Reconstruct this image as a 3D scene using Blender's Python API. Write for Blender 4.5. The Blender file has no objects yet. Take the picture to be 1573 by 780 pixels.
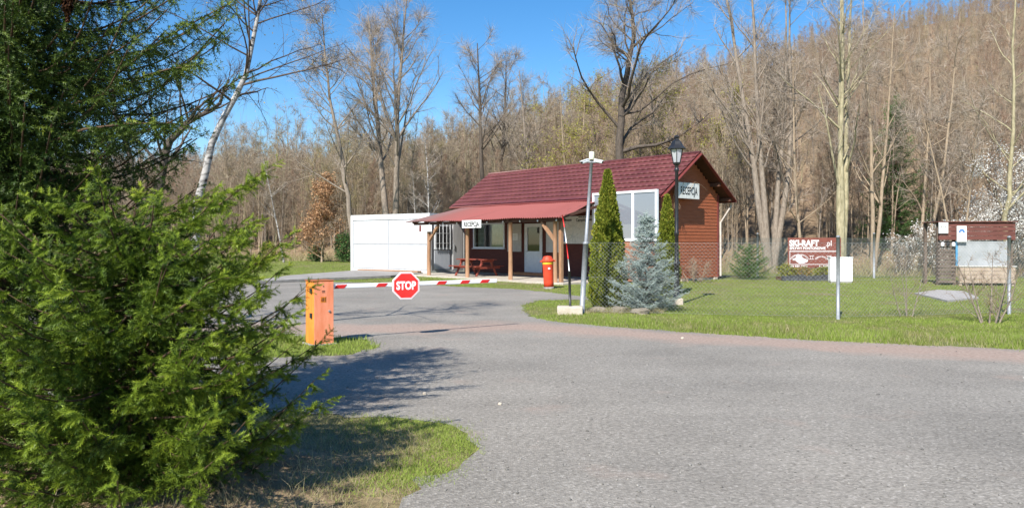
import bpy, bmesh, math, random
import numpy as np
from mathutils import Vector, Matrix
from mathutils.geometry import tessellate_polygon

# ------------------------------------------------------------------ camera, sky, sun, exposure
scene = bpy.context.scene
COL = scene.collection
R = math.radians

cam_data = bpy.data.cameras.new('camera')
cam = bpy.data.objects.new('camera', cam_data)
COL.objects.link(cam)
scene.camera = cam
cam.location = (0, 0, 1.6)
cam.rotation_euler = (R(90), 0, 0)
cam_data.sensor_width = 36
cam_data.lens = 26.1
cam_data.shift_y = -19 / 1573
cam_data.clip_start = 0.05
cam_data.clip_end = 3000

SUN_DIR = Vector((0.43, 0.90, 0)).normalized()          # the way shadows fall on the ground
SUN_EL = R(43)
world = bpy.data.worlds.new('World')
scene.world = world
world.use_nodes = True
wn = world.node_tree
sky = wn.nodes.new('ShaderNodeTexSky')
sky.sky_type = 'NISHITA'
sky.sun_disc = False
sky.sun_elevation = SUN_EL
sky.sun_rotation = math.atan2(-SUN_DIR.x, -SUN_DIR.y)
sky.air_density = 1.0
sky.dust_density = 0.2
sky.ozone_density = 3.5
bg = wn.nodes['Background']
bg.inputs['Strength'].default_value = 0.10
hs = wn.nodes.new('ShaderNodeHueSaturation')
hs.inputs['Saturation'].default_value = 1.3
wn.links.new(sky.outputs[0], hs.inputs['Color'])
wn.links.new(hs.outputs[0], bg.inputs['Color'])

sun_data = bpy.data.lights.new('sun', 'SUN')
sun_data.energy = 4.8
sun_data.angle = R(0.53)
sun_data.color = (1.0, 0.95, 0.87)
sun = bpy.data.objects.new('sun', sun_data)
COL.objects.link(sun)
ldir = Vector((SUN_DIR.x * math.cos(SUN_EL), SUN_DIR.y * math.cos(SUN_EL), -math.sin(SUN_EL)))
sun.rotation_euler = ldir.to_track_quat('-Z', 'Y').to_euler()
sun.location = (-8, -18, 25)

scene.view_settings.view_transform = 'Standard'
scene.view_settings.look = 'None'
scene.view_settings.exposure = 0.82
scene.view_settings.gamma = 1
scene.view_settings.use_curve_mapping = False
scene.cycles.max_bounces = 6
scene.cycles.transparent_max_bounces = 16

# ------------------------------------------------------------------ helpers
F = 1140.0


def at(px, py, Y):
    """a point Y metres ahead of the camera, from its place in the picture (planning aid: every thing keeps its real depth)"""
    return Vector(((px - 786.5) / F * Y, Y, 1.6 - (py - 371) * Y / F))


def srgb(r, g, b):
    f = lambda c: (c / 255 / 12.92) if c <= 10 else ((c / 255 + 0.055) / 1.055) ** 2.4
    return (f(r), f(g), f(b), 1)


def mat(name, c1, c2=None, scale=8, rough=0.7, bump=0.0, bscale=None, metal=0.0, detail=6, stretch=(1, 1, 1), spec=0.3, lo=0.35, hi=0.65, coord='Object'):
    m = bpy.data.materials.new(name)
    m.use_nodes = True
    nt = m.node_tree
    b = nt.nodes['Principled BSDF']
    b.inputs['Roughness'].default_value = rough
    b.inputs['Metallic'].default_value = metal
    b.inputs['Specular IOR Level'].default_value = spec
    c1 = tuple(c1) if len(c1) == 4 else tuple(c1) + (1,)
    if c2 is None:
        c2 = tuple(min(1, c * 1.25) for c in c1[:3]) + (1,)
    c2 = tuple(c2) if len(c2) == 4 else tuple(c2) + (1,)
    tc = nt.nodes.new('ShaderNodeTexCoord')
    mp = nt.nodes.new('ShaderNodeMapping')
    mp.inputs['Scale'].default_value = stretch
    nt.links.new(tc.outputs[coord], mp.inputs['Vector'])
    n = nt.nodes.new('ShaderNodeTexNoise')
    n.inputs['Scale'].default_value = scale
    n.inputs['Detail'].default_value = detail
    n.inputs['Roughness'].default_value = 0.65
    nt.links.new(mp.outputs[0], n.inputs['Vector'])
    r = nt.nodes.new('ShaderNodeValToRGB')
    r.color_ramp.elements[0].position = lo
    r.color_ramp.elements[1].position = hi
    r.color_ramp.elements[0].color = c1
    r.color_ramp.elements[1].color = c2
    nt.links.new(n.outputs['Fac'], r.inputs[0])
    nt.links.new(r.outputs[0], b.inputs['Base Color'])
    if bump:
        n2 = nt.nodes.new('ShaderNodeTexNoise')
        n2.inputs['Scale'].default_value = bscale or scale * 3
        n2.inputs['Detail'].default_value = 6
        nt.links.new(mp.outputs[0], n2.inputs['Vector'])
        bp = nt.nodes.new('ShaderNodeBump')
        bp.inputs['Strength'].default_value = bump
        bp.inputs['Distance'].default_value = 0.02
        nt.links.new(n2.outputs['Fac'], bp.inputs['Height'])
        nt.links.new(bp.outputs[0], b.inputs['Normal'])
    return m


def leaf_mat(name, cols, trans=0.3, rough=0.6):
    """foliage: colour from the per-shoot 'tint' attribute, light shining through"""
    m = bpy.data.materials.new(name)
    m.use_nodes = True
    nt = m.node_tree
    nt.nodes.clear()
    out = nt.nodes.new('ShaderNodeOutputMaterial')
    a = nt.nodes.new('ShaderNodeAttribute')
    a.attribute_name = 'tint'
    r = nt.nodes.new('ShaderNodeValToRGB')
    els = r.color_ramp.elements
    while len(els) < len(cols):
        els.new(0.5)
    for i, c in enumerate(cols):
        els[i].position = i / (len(cols) - 1)
        els[i].color = tuple(c) + (1,)
    nt.links.new(a.outputs['Fac'], r.inputs[0])
    d = nt.nodes.new('ShaderNodeBsdfPrincipled')
    d.inputs['Roughness'].default_value = rough
    d.inputs['Specular IOR Level'].default_value = 0.25
    t = nt.nodes.new('ShaderNodeBsdfTranslucent')
    mx = nt.nodes.new('ShaderNodeMixShader')
    mx.inputs[0].default_value = trans
    nt.links.new(r.outputs[0], d.inputs['Base Color'])
    nt.links.new(r.outputs[0], t.inputs['Color'])
    nt.links.new(d.outputs[0], mx.inputs[1])
    nt.links.new(t.outputs[0], mx.inputs[2])
    nt.links.new(mx.outputs[0], out.inputs[0])
    return m


def glass_mat(name, tint, clear=0.5, diff=0.0, dcol=(0.3, 0.33, 0.37)):
    m = bpy.data.materials.new(name)
    m.use_nodes = True
    nt = m.node_tree
    nt.nodes.clear()
    out = nt.nodes.new('ShaderNodeOutputMaterial')
    g = nt.nodes.new('ShaderNodeBsdfGlossy')
    g.inputs['Roughness'].default_value = 0.03
    g.inputs['Color'].default_value = (0.9, 0.9, 0.9, 1)
    t = nt.nodes.new('ShaderNodeBsdfTransparent')
    t.inputs['Color'].default_value = tuple(tint) + (1,)
    mx = nt.nodes.new('ShaderNodeMixShader')
    mx.inputs[0].default_value = clear
    nt.links.new(g.outputs[0], mx.inputs[1])
    nt.links.new(t.outputs[0], mx.inputs[2])
    last = mx
    if diff:
        d = nt.nodes.new('ShaderNodeBsdfDiffuse')
        d.inputs['Color'].default_value = tuple(dcol) + (1,)
        m2 = nt.nodes.new('ShaderNodeMixShader')
        m2.inputs[0].default_value = diff
        nt.links.new(mx.outputs[0], m2.inputs[1])
        nt.links.new(d.outputs[0], m2.inputs[2])
        last = m2
    nt.links.new(last.outputs[0], out.inputs[0])
    return m


def mesh_np(name, V, tris, tint=None, smooth=False):
    me = bpy.data.meshes.new(name)
    V = np.asarray(V, np.float32).reshape(-1, 3)
    T = np.asarray(tris, np.int32).reshape(-1, 3)
    me.vertices.add(len(V))
    me.vertices.foreach_set('co', V.ravel())
    me.loops.add(len(T) * 3)
    me.loops.foreach_set('vertex_index', T.ravel())
    me.polygons.add(len(T))
    me.polygons.foreach_set('loop_start', np.arange(0, len(T) * 3, 3, dtype=np.int32))
    me.polygons.foreach_set('loop_total', np.full(len(T), 3, np.int32))
    if smooth:
        me.polygons.foreach_set('use_smooth', np.ones(len(T), bool))
    if tint is not None:
        at_ = me.attributes.new('tint', 'FLOAT', 'POINT')
        at_.data.foreach_set('value', np.asarray(tint, np.float32))
    me.update(calc_edges=True)
    return me


def obj(name, me, m=None, parent=None, loc=(0, 0, 0), rot=(0, 0, 0), scl=None):
    o = bpy.data.objects.new(name, me)
    COL.objects.link(o)
    if m is not None and me is not None and not me.materials:
        me.materials.append(m)
    o.location = loc
    o.rotation_euler = rot
    if scl is not None:
        o.scale = scl
    if parent is not None:
        o.parent = parent
    return o


def tag(o, label=None, cat=None, group=None, kind=None):
    if label:
        o['label'] = label
    if cat:
        o['category'] = cat
    if group:
        o['group'] = group
    if kind:
        o['kind'] = kind
    return o


def thing(name, label, cat, loc=(0, 0, 0), rz=0, group=None):
    o = bpy.data.objects.new(name, None)
    COL.objects.link(o)
    o.empty_display_size = 0.2
    o.location = loc
    o.rotation_euler = (0, 0, rz)
    return tag(o, label, cat, group)


class MB:
    """collects boxes, tubes and prisms, then links them as one mesh object"""

    def __init__(self):
        self.v = []
        self.f = []

    def add(self, vs, fs):
        n = len(self.v)
        self.v += [tuple(p) for p in vs]
        self.f += [tuple(i + n for i in f) for f in fs]
        return self

    def box(self, a, b, M=None, bev=0.0):
        x0, y0, z0 = a
        x1, y1, z1 = b
        if bev:
            bm = bmesh.new()
            bmesh.ops.create_cube(bm, size=1)
            for v in bm.verts:
                v.co = Vector((x0 + (v.co.x + .5) * (x1 - x0), y0 + (v.co.y + .5) * (y1 - y0), z0 + (v.co.z + .5) * (z1 - z0)))
            bmesh.ops.bevel(bm, geom=bm.edges[:], offset=bev, segments=2, affect='EDGES', profile=0.5)
            bm.verts.index_update()
            vs = [v.co.copy() for v in bm.verts]
            fs = [[v.index for v in f.verts] for f in bm.faces]
            bm.free()
        else:
            vs = [Vector(p) for p in ((x0, y0, z0), (x1, y0, z0), (x1, y1, z0), (x0, y1, z0), (x0, y0, z1), (x1, y0, z1), (x1, y1, z1), (x0, y1, z1))]
            fs = [(0, 3, 2, 1), (4, 5, 6, 7), (0, 1, 5, 4), (1, 2, 6, 5), (2, 3, 7, 6), (3, 0, 4, 7)]
        if M is not None:
            vs = [M @ v for v in vs]
        return self.add(vs, fs)

    def bar(self, p, q, w, h, up=(0, 0, 1)):
        p, q = Vector(p), Vector(q)
        d = q - p
        x = d.normalized()
        y = Vector(up).cross(x)
        if y.length < 1e-4:
            y = Vector((0, 1, 0))
        y.normalize()
        z = x.cross(y)
        M = Matrix(((x.x, y.x, z.x, p.x), (x.y, y.y, z.y, p.y), (x.z, y.z, z.z, p.z), (0, 0, 0, 1)))
        return self.box((0, -w / 2, -h / 2), (d.length, w / 2, h / 2), M)

    def tube(self, pts, rad, n=8, cap=True):
        V, T = tube_np(np.array([tuple(p) for p in pts], float), np.array(rad if hasattr(rad, '__len__') else [rad] * len(pts), float), n)
        k = len(self.v)
        self.v += [tuple(p) for p in V]
        self.f += [tuple(int(i) + k for i in t) for t in T]
        if cap:
            m = len(pts)
            self.f.append(tuple(k + i for i in reversed(range(n))))
            self.f.append(tuple(k + (m - 1) * n + i for i in range(n)))
        return self

    def lathe(self, prof, n=16, M=None):
        vs, fs = [], []
        for r, z in prof:
            for i in range(n):
                a = 2 * math.pi * i / n
                vs.append(Vector((r * math.cos(a), r * math.sin(a), z)))
        for j in range(len(prof) - 1):
            for i in range(n):
                fs.append((j * n + i, j * n + (i + 1) % n, (j + 1) * n + (i + 1) % n, (j + 1) * n + i))
        fs.append(tuple(reversed(range(n))))
        fs.append(tuple((len(prof) - 1) * n + i for i in range(n)))
        if M is not None:
            vs = [M @ v for v in vs]
        return self.add(vs, fs)

    def prism(self, poly, h, M=None):
        n = len(poly)
        vs = [Vector((x, y, 0)) for x, y in poly] + [Vector((x, y, h)) for x, y in poly]
        fs = [tuple(reversed(range(n))), tuple(range(n, 2 * n))] + [(i, (i + 1) % n, n + (i + 1) % n, n + i) for i in range(n)]
        if M is not None:
            vs = [M @ v for v in vs]
        return self.add(vs, fs)

    def mesh(self, name, smooth=False):
        me = bpy.data.meshes.new(name)
        me.from_pydata([tuple(v) for v in self.v], [], self.f)
        if smooth:
            me.polygons.foreach_set('use_smooth', np.ones(len(me.polygons), bool))
        me.update()
        return me

    def build(self, name, m, parent=None, loc=(0, 0, 0), rot=(0, 0, 0), smooth=False):
        return obj(name, self.mesh(name, smooth), m, parent, loc, rot)


def tube_np(P, rad, n=6):
    """tube along a polyline, triangles"""
    m = len(P)
    D = np.gradient(P, axis=0)
    D /= np.linalg.norm(D, axis=1)[:, None] + 1e-9
    ref = np.array([0.0, 0, 1]) if abs(D[0, 2]) < 0.9 else np.array([1.0, 0, 0])
    A = np.cross(D, ref)
    A /= np.linalg.norm(A, axis=1)[:, None] + 1e-9
    B = np.cross(D, A)
    ang = np.arange(n) * 2 * math.pi / n
    V = P[:, None, :] + rad[:, None, None] * (np.cos(ang)[None, :, None] * A[:, None, :] + np.sin(ang)[None, :, None] * B[:, None, :])
    i = np.arange(m - 1)[:, None] * n
    j = np.arange(n)[None, :]
    a = i + j
    b = i + (j + 1) % n
    T = np.stack([np.stack([a, b + n, b], -1), np.stack([a, a + n, b + n], -1)], 2).reshape(-1, 3)
    return V.reshape(-1, 3), T


class NB:
    """numpy mesh collector with a tint value per vertex"""

    def __init__(self):
        self.V, self.T, self.t, self.n = [], [], [], 0

    def add(self, V, T, tint=0.5):
        V = np.asarray(V, float).reshape(-1, 3)
        self.V.append(V)
        self.T.append(np.asarray(T) + self.n)
        self.t.append(np.broadcast_to(np.asarray(tint, float), (len(V),)) if np.ndim(tint) == 0 else np.asarray(tint, float))
        self.n += len(V)

    def tube(self, P, rad, n=5, tint=0.5):
        V, T = tube_np(np.asarray(P, float), np.asarray(rad, float), n)
        self.add(V, T, tint)

    def mesh(self, name, smooth=False):
        if not self.V:
            return mesh_np(name, np.zeros((3, 3)), [[0, 1, 2]])
        return mesh_np(name, np.concatenate(self.V), np.concatenate(self.T), np.concatenate(self.t), smooth)


def unit(a):
    return a / (np.linalg.norm(a, axis=-1, keepdims=True) + 1e-9)


def text(body, size, m, parent, loc, rot, sx=1.0, weight=0.0, align='CENTER', name='lettering', depth=0.002):
    cu = bpy.data.curves.new('lettering', 'FONT')
    cu.body = body
    cu.size = size
    cu.align_x = align
    cu.align_y = 'CENTER'
    cu.extrude = depth
    cu.offset = weight
    cu.resolution_u = 3
    tmp = bpy.data.objects.new('tmp_text', cu)
    me = bpy.data.meshes.new_from_object(tmp)
    bpy.data.objects.remove(tmp)
    me.name = name
    me.materials.clear()
    return obj(name, me, m, parent, loc, rot, (sx, 1, 1))


# ------------------------------------------------------------------ the lie of the land
ROAD = [(-1.02, 3.6), (-.92, 4.1), (-.77, 4.46), (-.62, 4.81), (-.40, 5.23), (-.30, 5.72), (-.40, 6.31), (-.74, 6.66), (-1.35, 6.78), (-2.12, 6.99), (-3.06, 7.18), (-6, 7.5), (-25, 7.6),
        (-25, 10.4), (-6, 10.3), (-3.2, 10.25), (-2.3, 10.5), (-2.0, 11.2), (-2.45, 12.2), (-4.5, 12.8), (-9, 13.2), (-14, 15), (-14.5, 27), (-10.8, 27.8), (-8.8, 29.4), (-5.75, 29.0),
        (-3.55, 27.6), (-2.0, 26.4), (.08, 25.0), (1.03, 23.7), (2.0, 21.7), (2.76, 21.2), (2.64, 20.3), (1.87, 20.4), (.72, 20.25), (.25, 18.6), (.30, 16.9),
        (.42, 15.86), (.75, 14.95), (1.34, 14.36), (2.0, 13.8), (3.14, 13.08), (4.81, 12.08), (6.17, 11.47), (7.58, 10.99), (14, 8.6), (40, -1), (40, -12), (-1.6, -12), (-1.2, 2.5)]


def rough_outline(poly, step, amp, seed):
    rng = np.random.default_rng(seed)
    out = []
    n = len(poly)
    for i in range(n):
        a, b = np.array(poly[i]), np.array(poly[(i + 1) % n])
        L = np.linalg.norm(b - a)
        k = max(1, int(L / step)) if L < 12 else 6
        nrm = np.array([-(b - a)[1], (b - a)[0]]) / max(L, 1e-6)
        for j in range(k):
            t = j / k
            s = 1 if L < 12 else 0
            out.append(tuple(a + (b - a) * t + nrm * rng.normal(0, amp) * s))
    return out


ROAD_EDGE = rough_outline(ROAD, 0.13, 0.05, 3)
ROAD_NP = np.array(ROAD)


def in_poly(P, poly):
    x, y = P[:, 0], P[:, 1]
    c = np.zeros(len(P), bool)
    n = len(poly)
    for i in range(n):
        x0, y0 = poly[i]
        x1, y1 = poly[i - 1]
        hit = ((y0 > y) != (y1 > y)) & (x < (x1 - x0) * (y - y0) / (y1 - y0 + 1e-12) + x0)
        c ^= hit
    return c


def dist_poly(P, poly):
    d = np.full(len(P), 1e9)
    n = len(poly)
    for i in range(n):
        a, b = np.array(poly[i - 1]), np.array(poly[i])
        ab = b - a
        t = np.clip(((P - a) @ ab) / (ab @ ab), 0, 1)
        d = np.minimum(d, np.linalg.norm(P - (a + t[:, None] * ab), axis=1))
    return d


def smooth(a, b, x):
    t = np.clip((x - a) / (b - a), 0, 1)
    return t * t * (3 - 2 * t)


def tree_line(x):
    return np.interp(x, [-120, -60, -25, -4, 4, 10, 16, 40, 120], [80, 72, 66, 60, 52, 42, 37, 35, 30])


def height(x, y):
    x, y = np.asarray(x, float), np.asarray(y, float)
    d = y - tree_line(x)
    top = np.interp(x, [-250, -100, -40, 0, 40, 90, 130, 250], [20, 20, 19, 27, 38, 52, 59, 66])
    s = np.clip(d / 150, 0, 1)
    h = top * (1 - (1 - s) ** 1.35)
    h = h + np.where(d > 0, 0.5 * np.sin(x * .11) * np.sin(y * .09) * np.clip(d / 20, 0, 1), 0)
    mound = np.maximum(0, 0.24 * np.exp(-((x + 2.5) / 1.1) ** 2 - ((y - 5.0) / 1.0) ** 2) - .045)
    return h + mound


def hz(x, y):
    return float(height(np.array([x]), np.array([y]))[0])


xs = np.unique(np.concatenate([np.linspace(-350, -30, 33), np.linspace(-30, -6, 25), np.linspace(-6, 1, 57), np.linspace(1, 40, 40), np.linspace(40, 350, 32)]))
ys = np.unique(np.concatenate([np.linspace(-60, 2, 12), np.linspace(2, 9, 57), np.linspace(9, 100, 92), np.linspace(100, 500, 60)]))
gx, gy = np.meshgrid(xs, ys)
gz = height(gx, gy)
nx = len(xs)
ii, jj = np.meshgrid(np.arange(nx - 1), np.arange(len(ys) - 1))
a = (jj * nx + ii).ravel()
gT = np.concatenate([np.stack([a, a + 1, a + nx + 1], 1), np.stack([a, a + nx + 1, a + nx], 1)])
gV = np.stack([gx.ravel(), gy.ravel(), gz.ravel()], 1)


def ground_material():
    m = bpy.data.materials.new('lawn_soil')
    m.use_nodes = True
    nt = m.node_tree
    b = nt.nodes['Principled BSDF']
    b.inputs['Roughness'].default_value = 0.95
    b.inputs['Specular IOR Level'].default_value = 0.1
    g = nt.nodes.new('ShaderNodeNewGeometry')

    def noise(scale, detail=5):
        n = nt.nodes.new('ShaderNodeTexNoise')
        n.inputs['Scale'].default_value = scale
        n.inputs['Detail'].default_value = detail
        nt.links.new(g.outputs['Position'], n.inputs['Vector'])
        return n

    def ramp(src, p0, c0, p1, c1):
        r = nt.nodes.new('ShaderNodeValToRGB')
        r.color_ramp.elements[0].position = p0
        r.color_ramp.elements[1].position = p1
        r.color_ramp.elements[0].color = tuple(c0) + (1,)
        r.color_ramp.elements[1].color = tuple(c1) + (1,)
        nt.links.new(src, r.inputs[0])
        return r

    def mix(f, a_, b_):
        x = nt.nodes.new('ShaderNodeMix')
        x.data_type = 'RGBA'
        if hasattr(f, 'default_value'):
            nt.links.new(f, x.inputs[0])
        nt.links.new(a_, x.inputs[6])
        nt.links.new(b_, x.inputs[7])
        return x.outputs[2]
    fine = ramp(noise(9).outputs['Fac'], .35, (.11, .13, .034), .68, (.19, .22, .055))
    dry = ramp(noise(14).outputs['Fac'], .35, (.16, .125, .075), .68, (.27, .22, .14))
    patch = ramp(noise(.55, 7).outputs['Fac'], .50, (0, 0, 0), .68, (.85, .85, .85))
    c = mix(patch.outputs[0], fine.outputs[0], dry.outputs[0])
    # leaf litter under the trees and on the bank under the spruces, by the 'tint' attribute of the sheet
    att = nt.nodes.new('ShaderNodeAttribute')
    att.attribute_name = 'tint'
    litter = ramp(noise(3.5, 8).outputs['Fac'], .35, (.165, .115, .072), .68, (.32, .235, .15))
    c = mix(att.outputs['Fac'], c, litter.outputs[0])
    nt.links.new(c, b.inputs['Base Color'])
    bp = nt.nodes.new('ShaderNodeBump')
    bp.inputs['Strength'].default_value = .6
    bp.inputs['Distance'].default_value = .05
    nt.links.new(noise(18).outputs['Fac'], bp.inputs['Height'])
    nt.links.new(bp.outputs[0], b.inputs['Normal'])
    return m


litter_w = smooth(-2.5, 0.5, gV[:, 1] - tree_line(gV[:, 0])) + np.exp(-(np.abs(gV[:, 0] + 2.4) / 2.3) ** 4 - (np.abs(gV[:, 1] - 4.7) / 2.1) ** 4)
M_GROUND = ground_material()
ground = obj('ground', mesh_np('ground', gV, gT, np.clip(litter_w, 0, 1), True), M_GROUND)
tag(ground, 'green lawn running out to the wooded brown hillside', kind='structure')


def road_material():
    m = bpy.data.materials.new('gravel_asphalt')
    m.use_nodes = True
    nt = m.node_tree
    b = nt.nodes['Principled BSDF']
    b.inputs['Roughness'].default_value = 0.9
    b.inputs['Specular IOR Level'].default_value = 0.2
    g = nt.nodes.new('ShaderNodeNewGeometry')
    sep = nt.nodes.new('ShaderNodeSeparateXYZ')
    nt.links.new(g.outputs['Position'], sep.inputs[0])

    def node(t, **kw):
        n = nt.nodes.new(t)
        for k, v in kw.items():
            setattr(n, k, v)
        return n

    def noise(scale, detail=4, stretch=None):
        n = node('ShaderNodeTexNoise')
        n.inputs['Scale'].default_value = scale
        n.inputs['Detail'].default_value = detail
        if stretch:
            mp = node('ShaderNodeMapping')
            mp.inputs['Rotation'].default_value = (0, 0, stretch[1])
            mp.inputs['Scale'].default_value = stretch[0]
            nt.links.new(g.outputs['Position'], mp.inputs['Vector'])
            nt.links.new(mp.outputs[0], n.inputs['Vector'])
        else:
            nt.links.new(g.outputs['Position'], n.inputs['Vector'])
        return n.outputs['Fac']

    def ramp(src, stops):
        r = node('ShaderNodeValToRGB')
        while len(r.color_ramp.elements) < len(stops):
            r.color_ramp.elements.new(.5)
        for e, (p, c) in zip(r.color_ramp.elements, stops):
            e.position = p
            e.color = (tuple(c) if hasattr(c, '__len__') else (c, c, c)) + (1,)
        nt.links.new(src, r.inputs[0])
        return r.outputs[0]

    def mix(f, a_, b_, mode='MIX'):
        x = node('ShaderNodeMix', data_type='RGBA', blend_type=mode)
        if isinstance(f, float):
            x.inputs[0].default_value = f
        else:
            nt.links.new(f, x.inputs[0])
        nt.links.new(a_, x.inputs[6])
        nt.links.new(b_, x.inputs[7])
        return x.outputs[2]

    def math_(op, a_, b_=None):
        x = node('ShaderNodeMath', operation=op)
        for i, v in enumerate((a_, b_)):
            if v is None:
                continue
            if isinstance(v, (int, float)):
                x.inputs[i].default_value = v
            else:
                nt.links.new(v, x.inputs[i])
        return x.outputs[0]
    vor = node('ShaderNodeTexVoronoi')
    vor.inputs['Scale'].default_value = 62
    nt.links.new(g.outputs['Position'], vor.inputs['Vector'])
    hsv = node('ShaderNodeSeparateColor')
    nt.links.new(vor.outputs['Color'], hsv.inputs[0])
    stone = ramp(hsv.outputs[0], [(0, (.145, .135, .12)), (.5, (.235, .22, .196)), (.9, (.31, .29, .26)), (1, (.46, .435, .40))])
    base = ramp(noise(30, 8), [(.3, (.145, .135, .119)), (.7, (.325, .303, .27))])
    c = mix(.5, base, stone)
    big = ramp(noise(.6, 6), [(.32, .89), (.68, 1.11)])
    c = mix(1.0, c, big, 'MULTIPLY')
    tyre = ramp(noise(1.0, 3, ((.06, 1.5, 1), R(-14))), [(.40, .98), (.60, 1.02)])
    c = mix(1.0, c, tyre, 'MULTIPLY')
    patchy = ramp(noise(.22, 8), [(.40, (.96, .95, .93)), (.60, (1.06, 1.04, 1.01))])
    c = mix(1.0, c, patchy, 'MULTIPLY')
    streak = ramp(noise(.9, 5, ((.25, 2.2, 1), R(25))), [(.35, .975), (.65, 1.025)])
    c = mix(1.0, c, streak, 'MULTIPLY')
    # dusty earth washed along the verge: a band about a line across the drive
    fc = node('ShaderNodeFloatCurve')
    mr = node('ShaderNodeMapRange')
    mr.inputs['From Min'].default_value = -8
    mr.inputs['From Max'].default_value = 16
    nt.links.new(sep.outputs[0], mr.inputs['Value'])
    cv = fc.mapping.curves[0]
    pts = [(-8, 14.2), (-2, 13.6), (0, 13.9), (2, 12.9), (4.8, 11.3), (7.6, 10.2), (16, 7.4)]
    cv.points[0].location = ((pts[0][0] + 8) / 24, pts[0][1] / 20)
    cv.points[1].location = ((pts[-1][0] + 8) / 24, pts[-1][1] / 20)
    for p in pts[1:-1]:
        cv.points.new((p[0] + 8) / 24, p[1] / 20)
    fc.mapping.update()
    nt.links.new(mr.outputs[0], fc.inputs['Value'])
    yc = math_('MULTIPLY', fc.outputs[0], 20.0)
    dy = math_('ABSOLUTE', math_('SUBTRACT', sep.outputs[1], yc))
    dy = math_('ADD', dy, math_('MULTIPLY', math_('SUBTRACT', noise(1.3, 6), .5), 1.6))
    band = ramp(dy, [(.3, .95), (1.0, 0.0)])
    dirt = ramp(noise(22, 7), [(.3, (.25, .18, .145)), (.7, (.40, .31, .255))])
    c = mix(band, c, dirt)
    spots = ramp(noise(1.1, 7), [(.6, 0.0), (.75, .55)])
    c = mix(spots, c, dirt)
    nt.links.new(c, b.inputs['Base Color'])
    bp = node('ShaderNodeBump')
    bp.inputs['Strength'].default_value = .5
    bp.inputs['Distance'].default_value = .012
    hh = math_('ADD', vor.outputs['Distance'], noise(90, 3))
    nt.links.new(hh, bp.inputs['Height'])
    nt.links.new(bp.outputs[0], b.inputs['Normal'])
    return m


def flat_sheet(name, poly, z, m):
    vs = [Vector((x, y, 0)) for x, y in poly]
    tr = tessellate_polygon([vs])
    V = [(x, y, z) for x, y in poly]
    T = []
    for t in tr:
        p = [vs[i] for i in t]
        cr = (p[1] - p[0]).cross(p[2] - p[0]).z
        T.append(t if cr > 0 else (t[0], t[2], t[1]))
    return obj(name, mesh_np(name, V, T), m)


road = flat_sheet('road', ROAD_EDGE, 0.006, road_material())
tag(road, 'grey gravelly asphalt drive and road with a dusty earth verge', kind='structure')

M_CONC = mat('concrete', (.26, .25, .235), (.38, .365, .34), 5, .9, .4, 40)
mb = MB()
pth = [at(378, 437, 27.6), at(445, 426.5, 32.9), at(555, 417.5, 39.2), at(650, 422.5, 35.4), at(600, 427, 32.6), at(505, 431, 30.4)]
mb.prism([(p.x, p.y) for p in pth], 0.10)
tag(mb.build('path', mat('weathered_concrete', (.22, .205, .185), (.33, .31, .285), 3, .92, .4, 30), None, (0, 0, 0.012)), 'pale concrete path slab leading to the white cabin', kind='structure')

# ------------------------------------------------------------------ materials used by things
M_WHITE = mat('white_paint', (.74, .75, .76), (.82, .82, .82), 3, .45)
M_BLACK = mat('black_paint', (.012, .012, .013), (.022, .022, .024), 8, .4, spec=.5)
M_RED = mat('red_paint', (.60, .02, .02), (.68, .035, .03), 5, .4)
M_STEEL = mat('galvanised_steel', (.22, .235, .25), (.33, .345, .36), 18, .5, metal=.3, spec=.4)
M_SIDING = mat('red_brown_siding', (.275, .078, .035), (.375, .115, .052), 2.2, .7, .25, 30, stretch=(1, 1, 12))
M_SIDING_F = mat('shaded_siding', (.085, .026, .02), (.125, .038, .028), 2.2, .7, .25, 30, stretch=(1, 1, 12))  # darker copy of the gable siding, with the front wall's shade in its colour
M_TILE = mat('maroon_metal_tile', (.10, .028, .027), (.15, .046, .042), .9, .45, spec=.4)
M_FASCIA = mat('maroon_fascia', (.13, .03, .028), (.17, .04, .035), 3, .5)
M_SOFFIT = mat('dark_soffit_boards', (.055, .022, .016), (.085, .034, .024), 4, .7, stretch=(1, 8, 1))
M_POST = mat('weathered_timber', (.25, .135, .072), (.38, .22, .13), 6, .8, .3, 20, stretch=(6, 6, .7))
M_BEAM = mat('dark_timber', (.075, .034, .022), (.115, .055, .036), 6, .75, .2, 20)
M_TABLE = mat('red_stained_wood', (.17, .036, .024), (.25, .06, .038), 5, .6, .2, 20, stretch=(1, 6, 6))
M_GLASS = glass_mat('window_glass', (.75, .8, .79), .88)
M_DOORGLASS = glass_mat('door_glass', (.4, .42, .4), .9)
M_SCREEN = glass_mat('windbreak_glass', (.62, .67, .72), .72, .62, (.27, .29, .33))
M_FRAME = mat('white_plastic', (.66, .68, .71), (.74, .76, .78), 4, .4)
M_BOARD_W = mat('white_board', (.62, .62, .60), (.74, .74, .72), 7, .6)
M_BOARD_G = mat('grey_board', (.42, .40, .37), (.52, .50, .46), 4, .7)
M_PAPER = mat('paper', (.72, .72, .7), (.8, .8, .78), 6, .8)
M_INK = mat('black_ink', (.015, .015, .016), (.03, .03, .03), 9, .7)
M_CURTAIN = mat('curtain', (.45, .47, .42), (.6, .62, .56), 5, .9)
M_INTERIOR = mat('interior_lining', (.10, .09, .075), (.14, .125, .10), 3, .9)
M_PALE_STONE = mat('pale_stone', (.40, .345, .27), (.52, .46, .38), 6, .9, .5, 25)

# ------------------------------------------------------------------ reception hut
HUT = Vector((5.69, 28.70, 0))
HRZ = math.atan2(-.741, .672)
hut = thing('reception_hut', 'red-brown timber reception hut with maroon tiled roof and open porch', 'hut', HUT, HRZ)
HL, HD, EAVE, APEX, OV = 12.0, 4.05, 3.36, 5.14, 0.5
half = HD / 2
SL = (APEX - EAVE) / (half + OV)                 # roof slope


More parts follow.
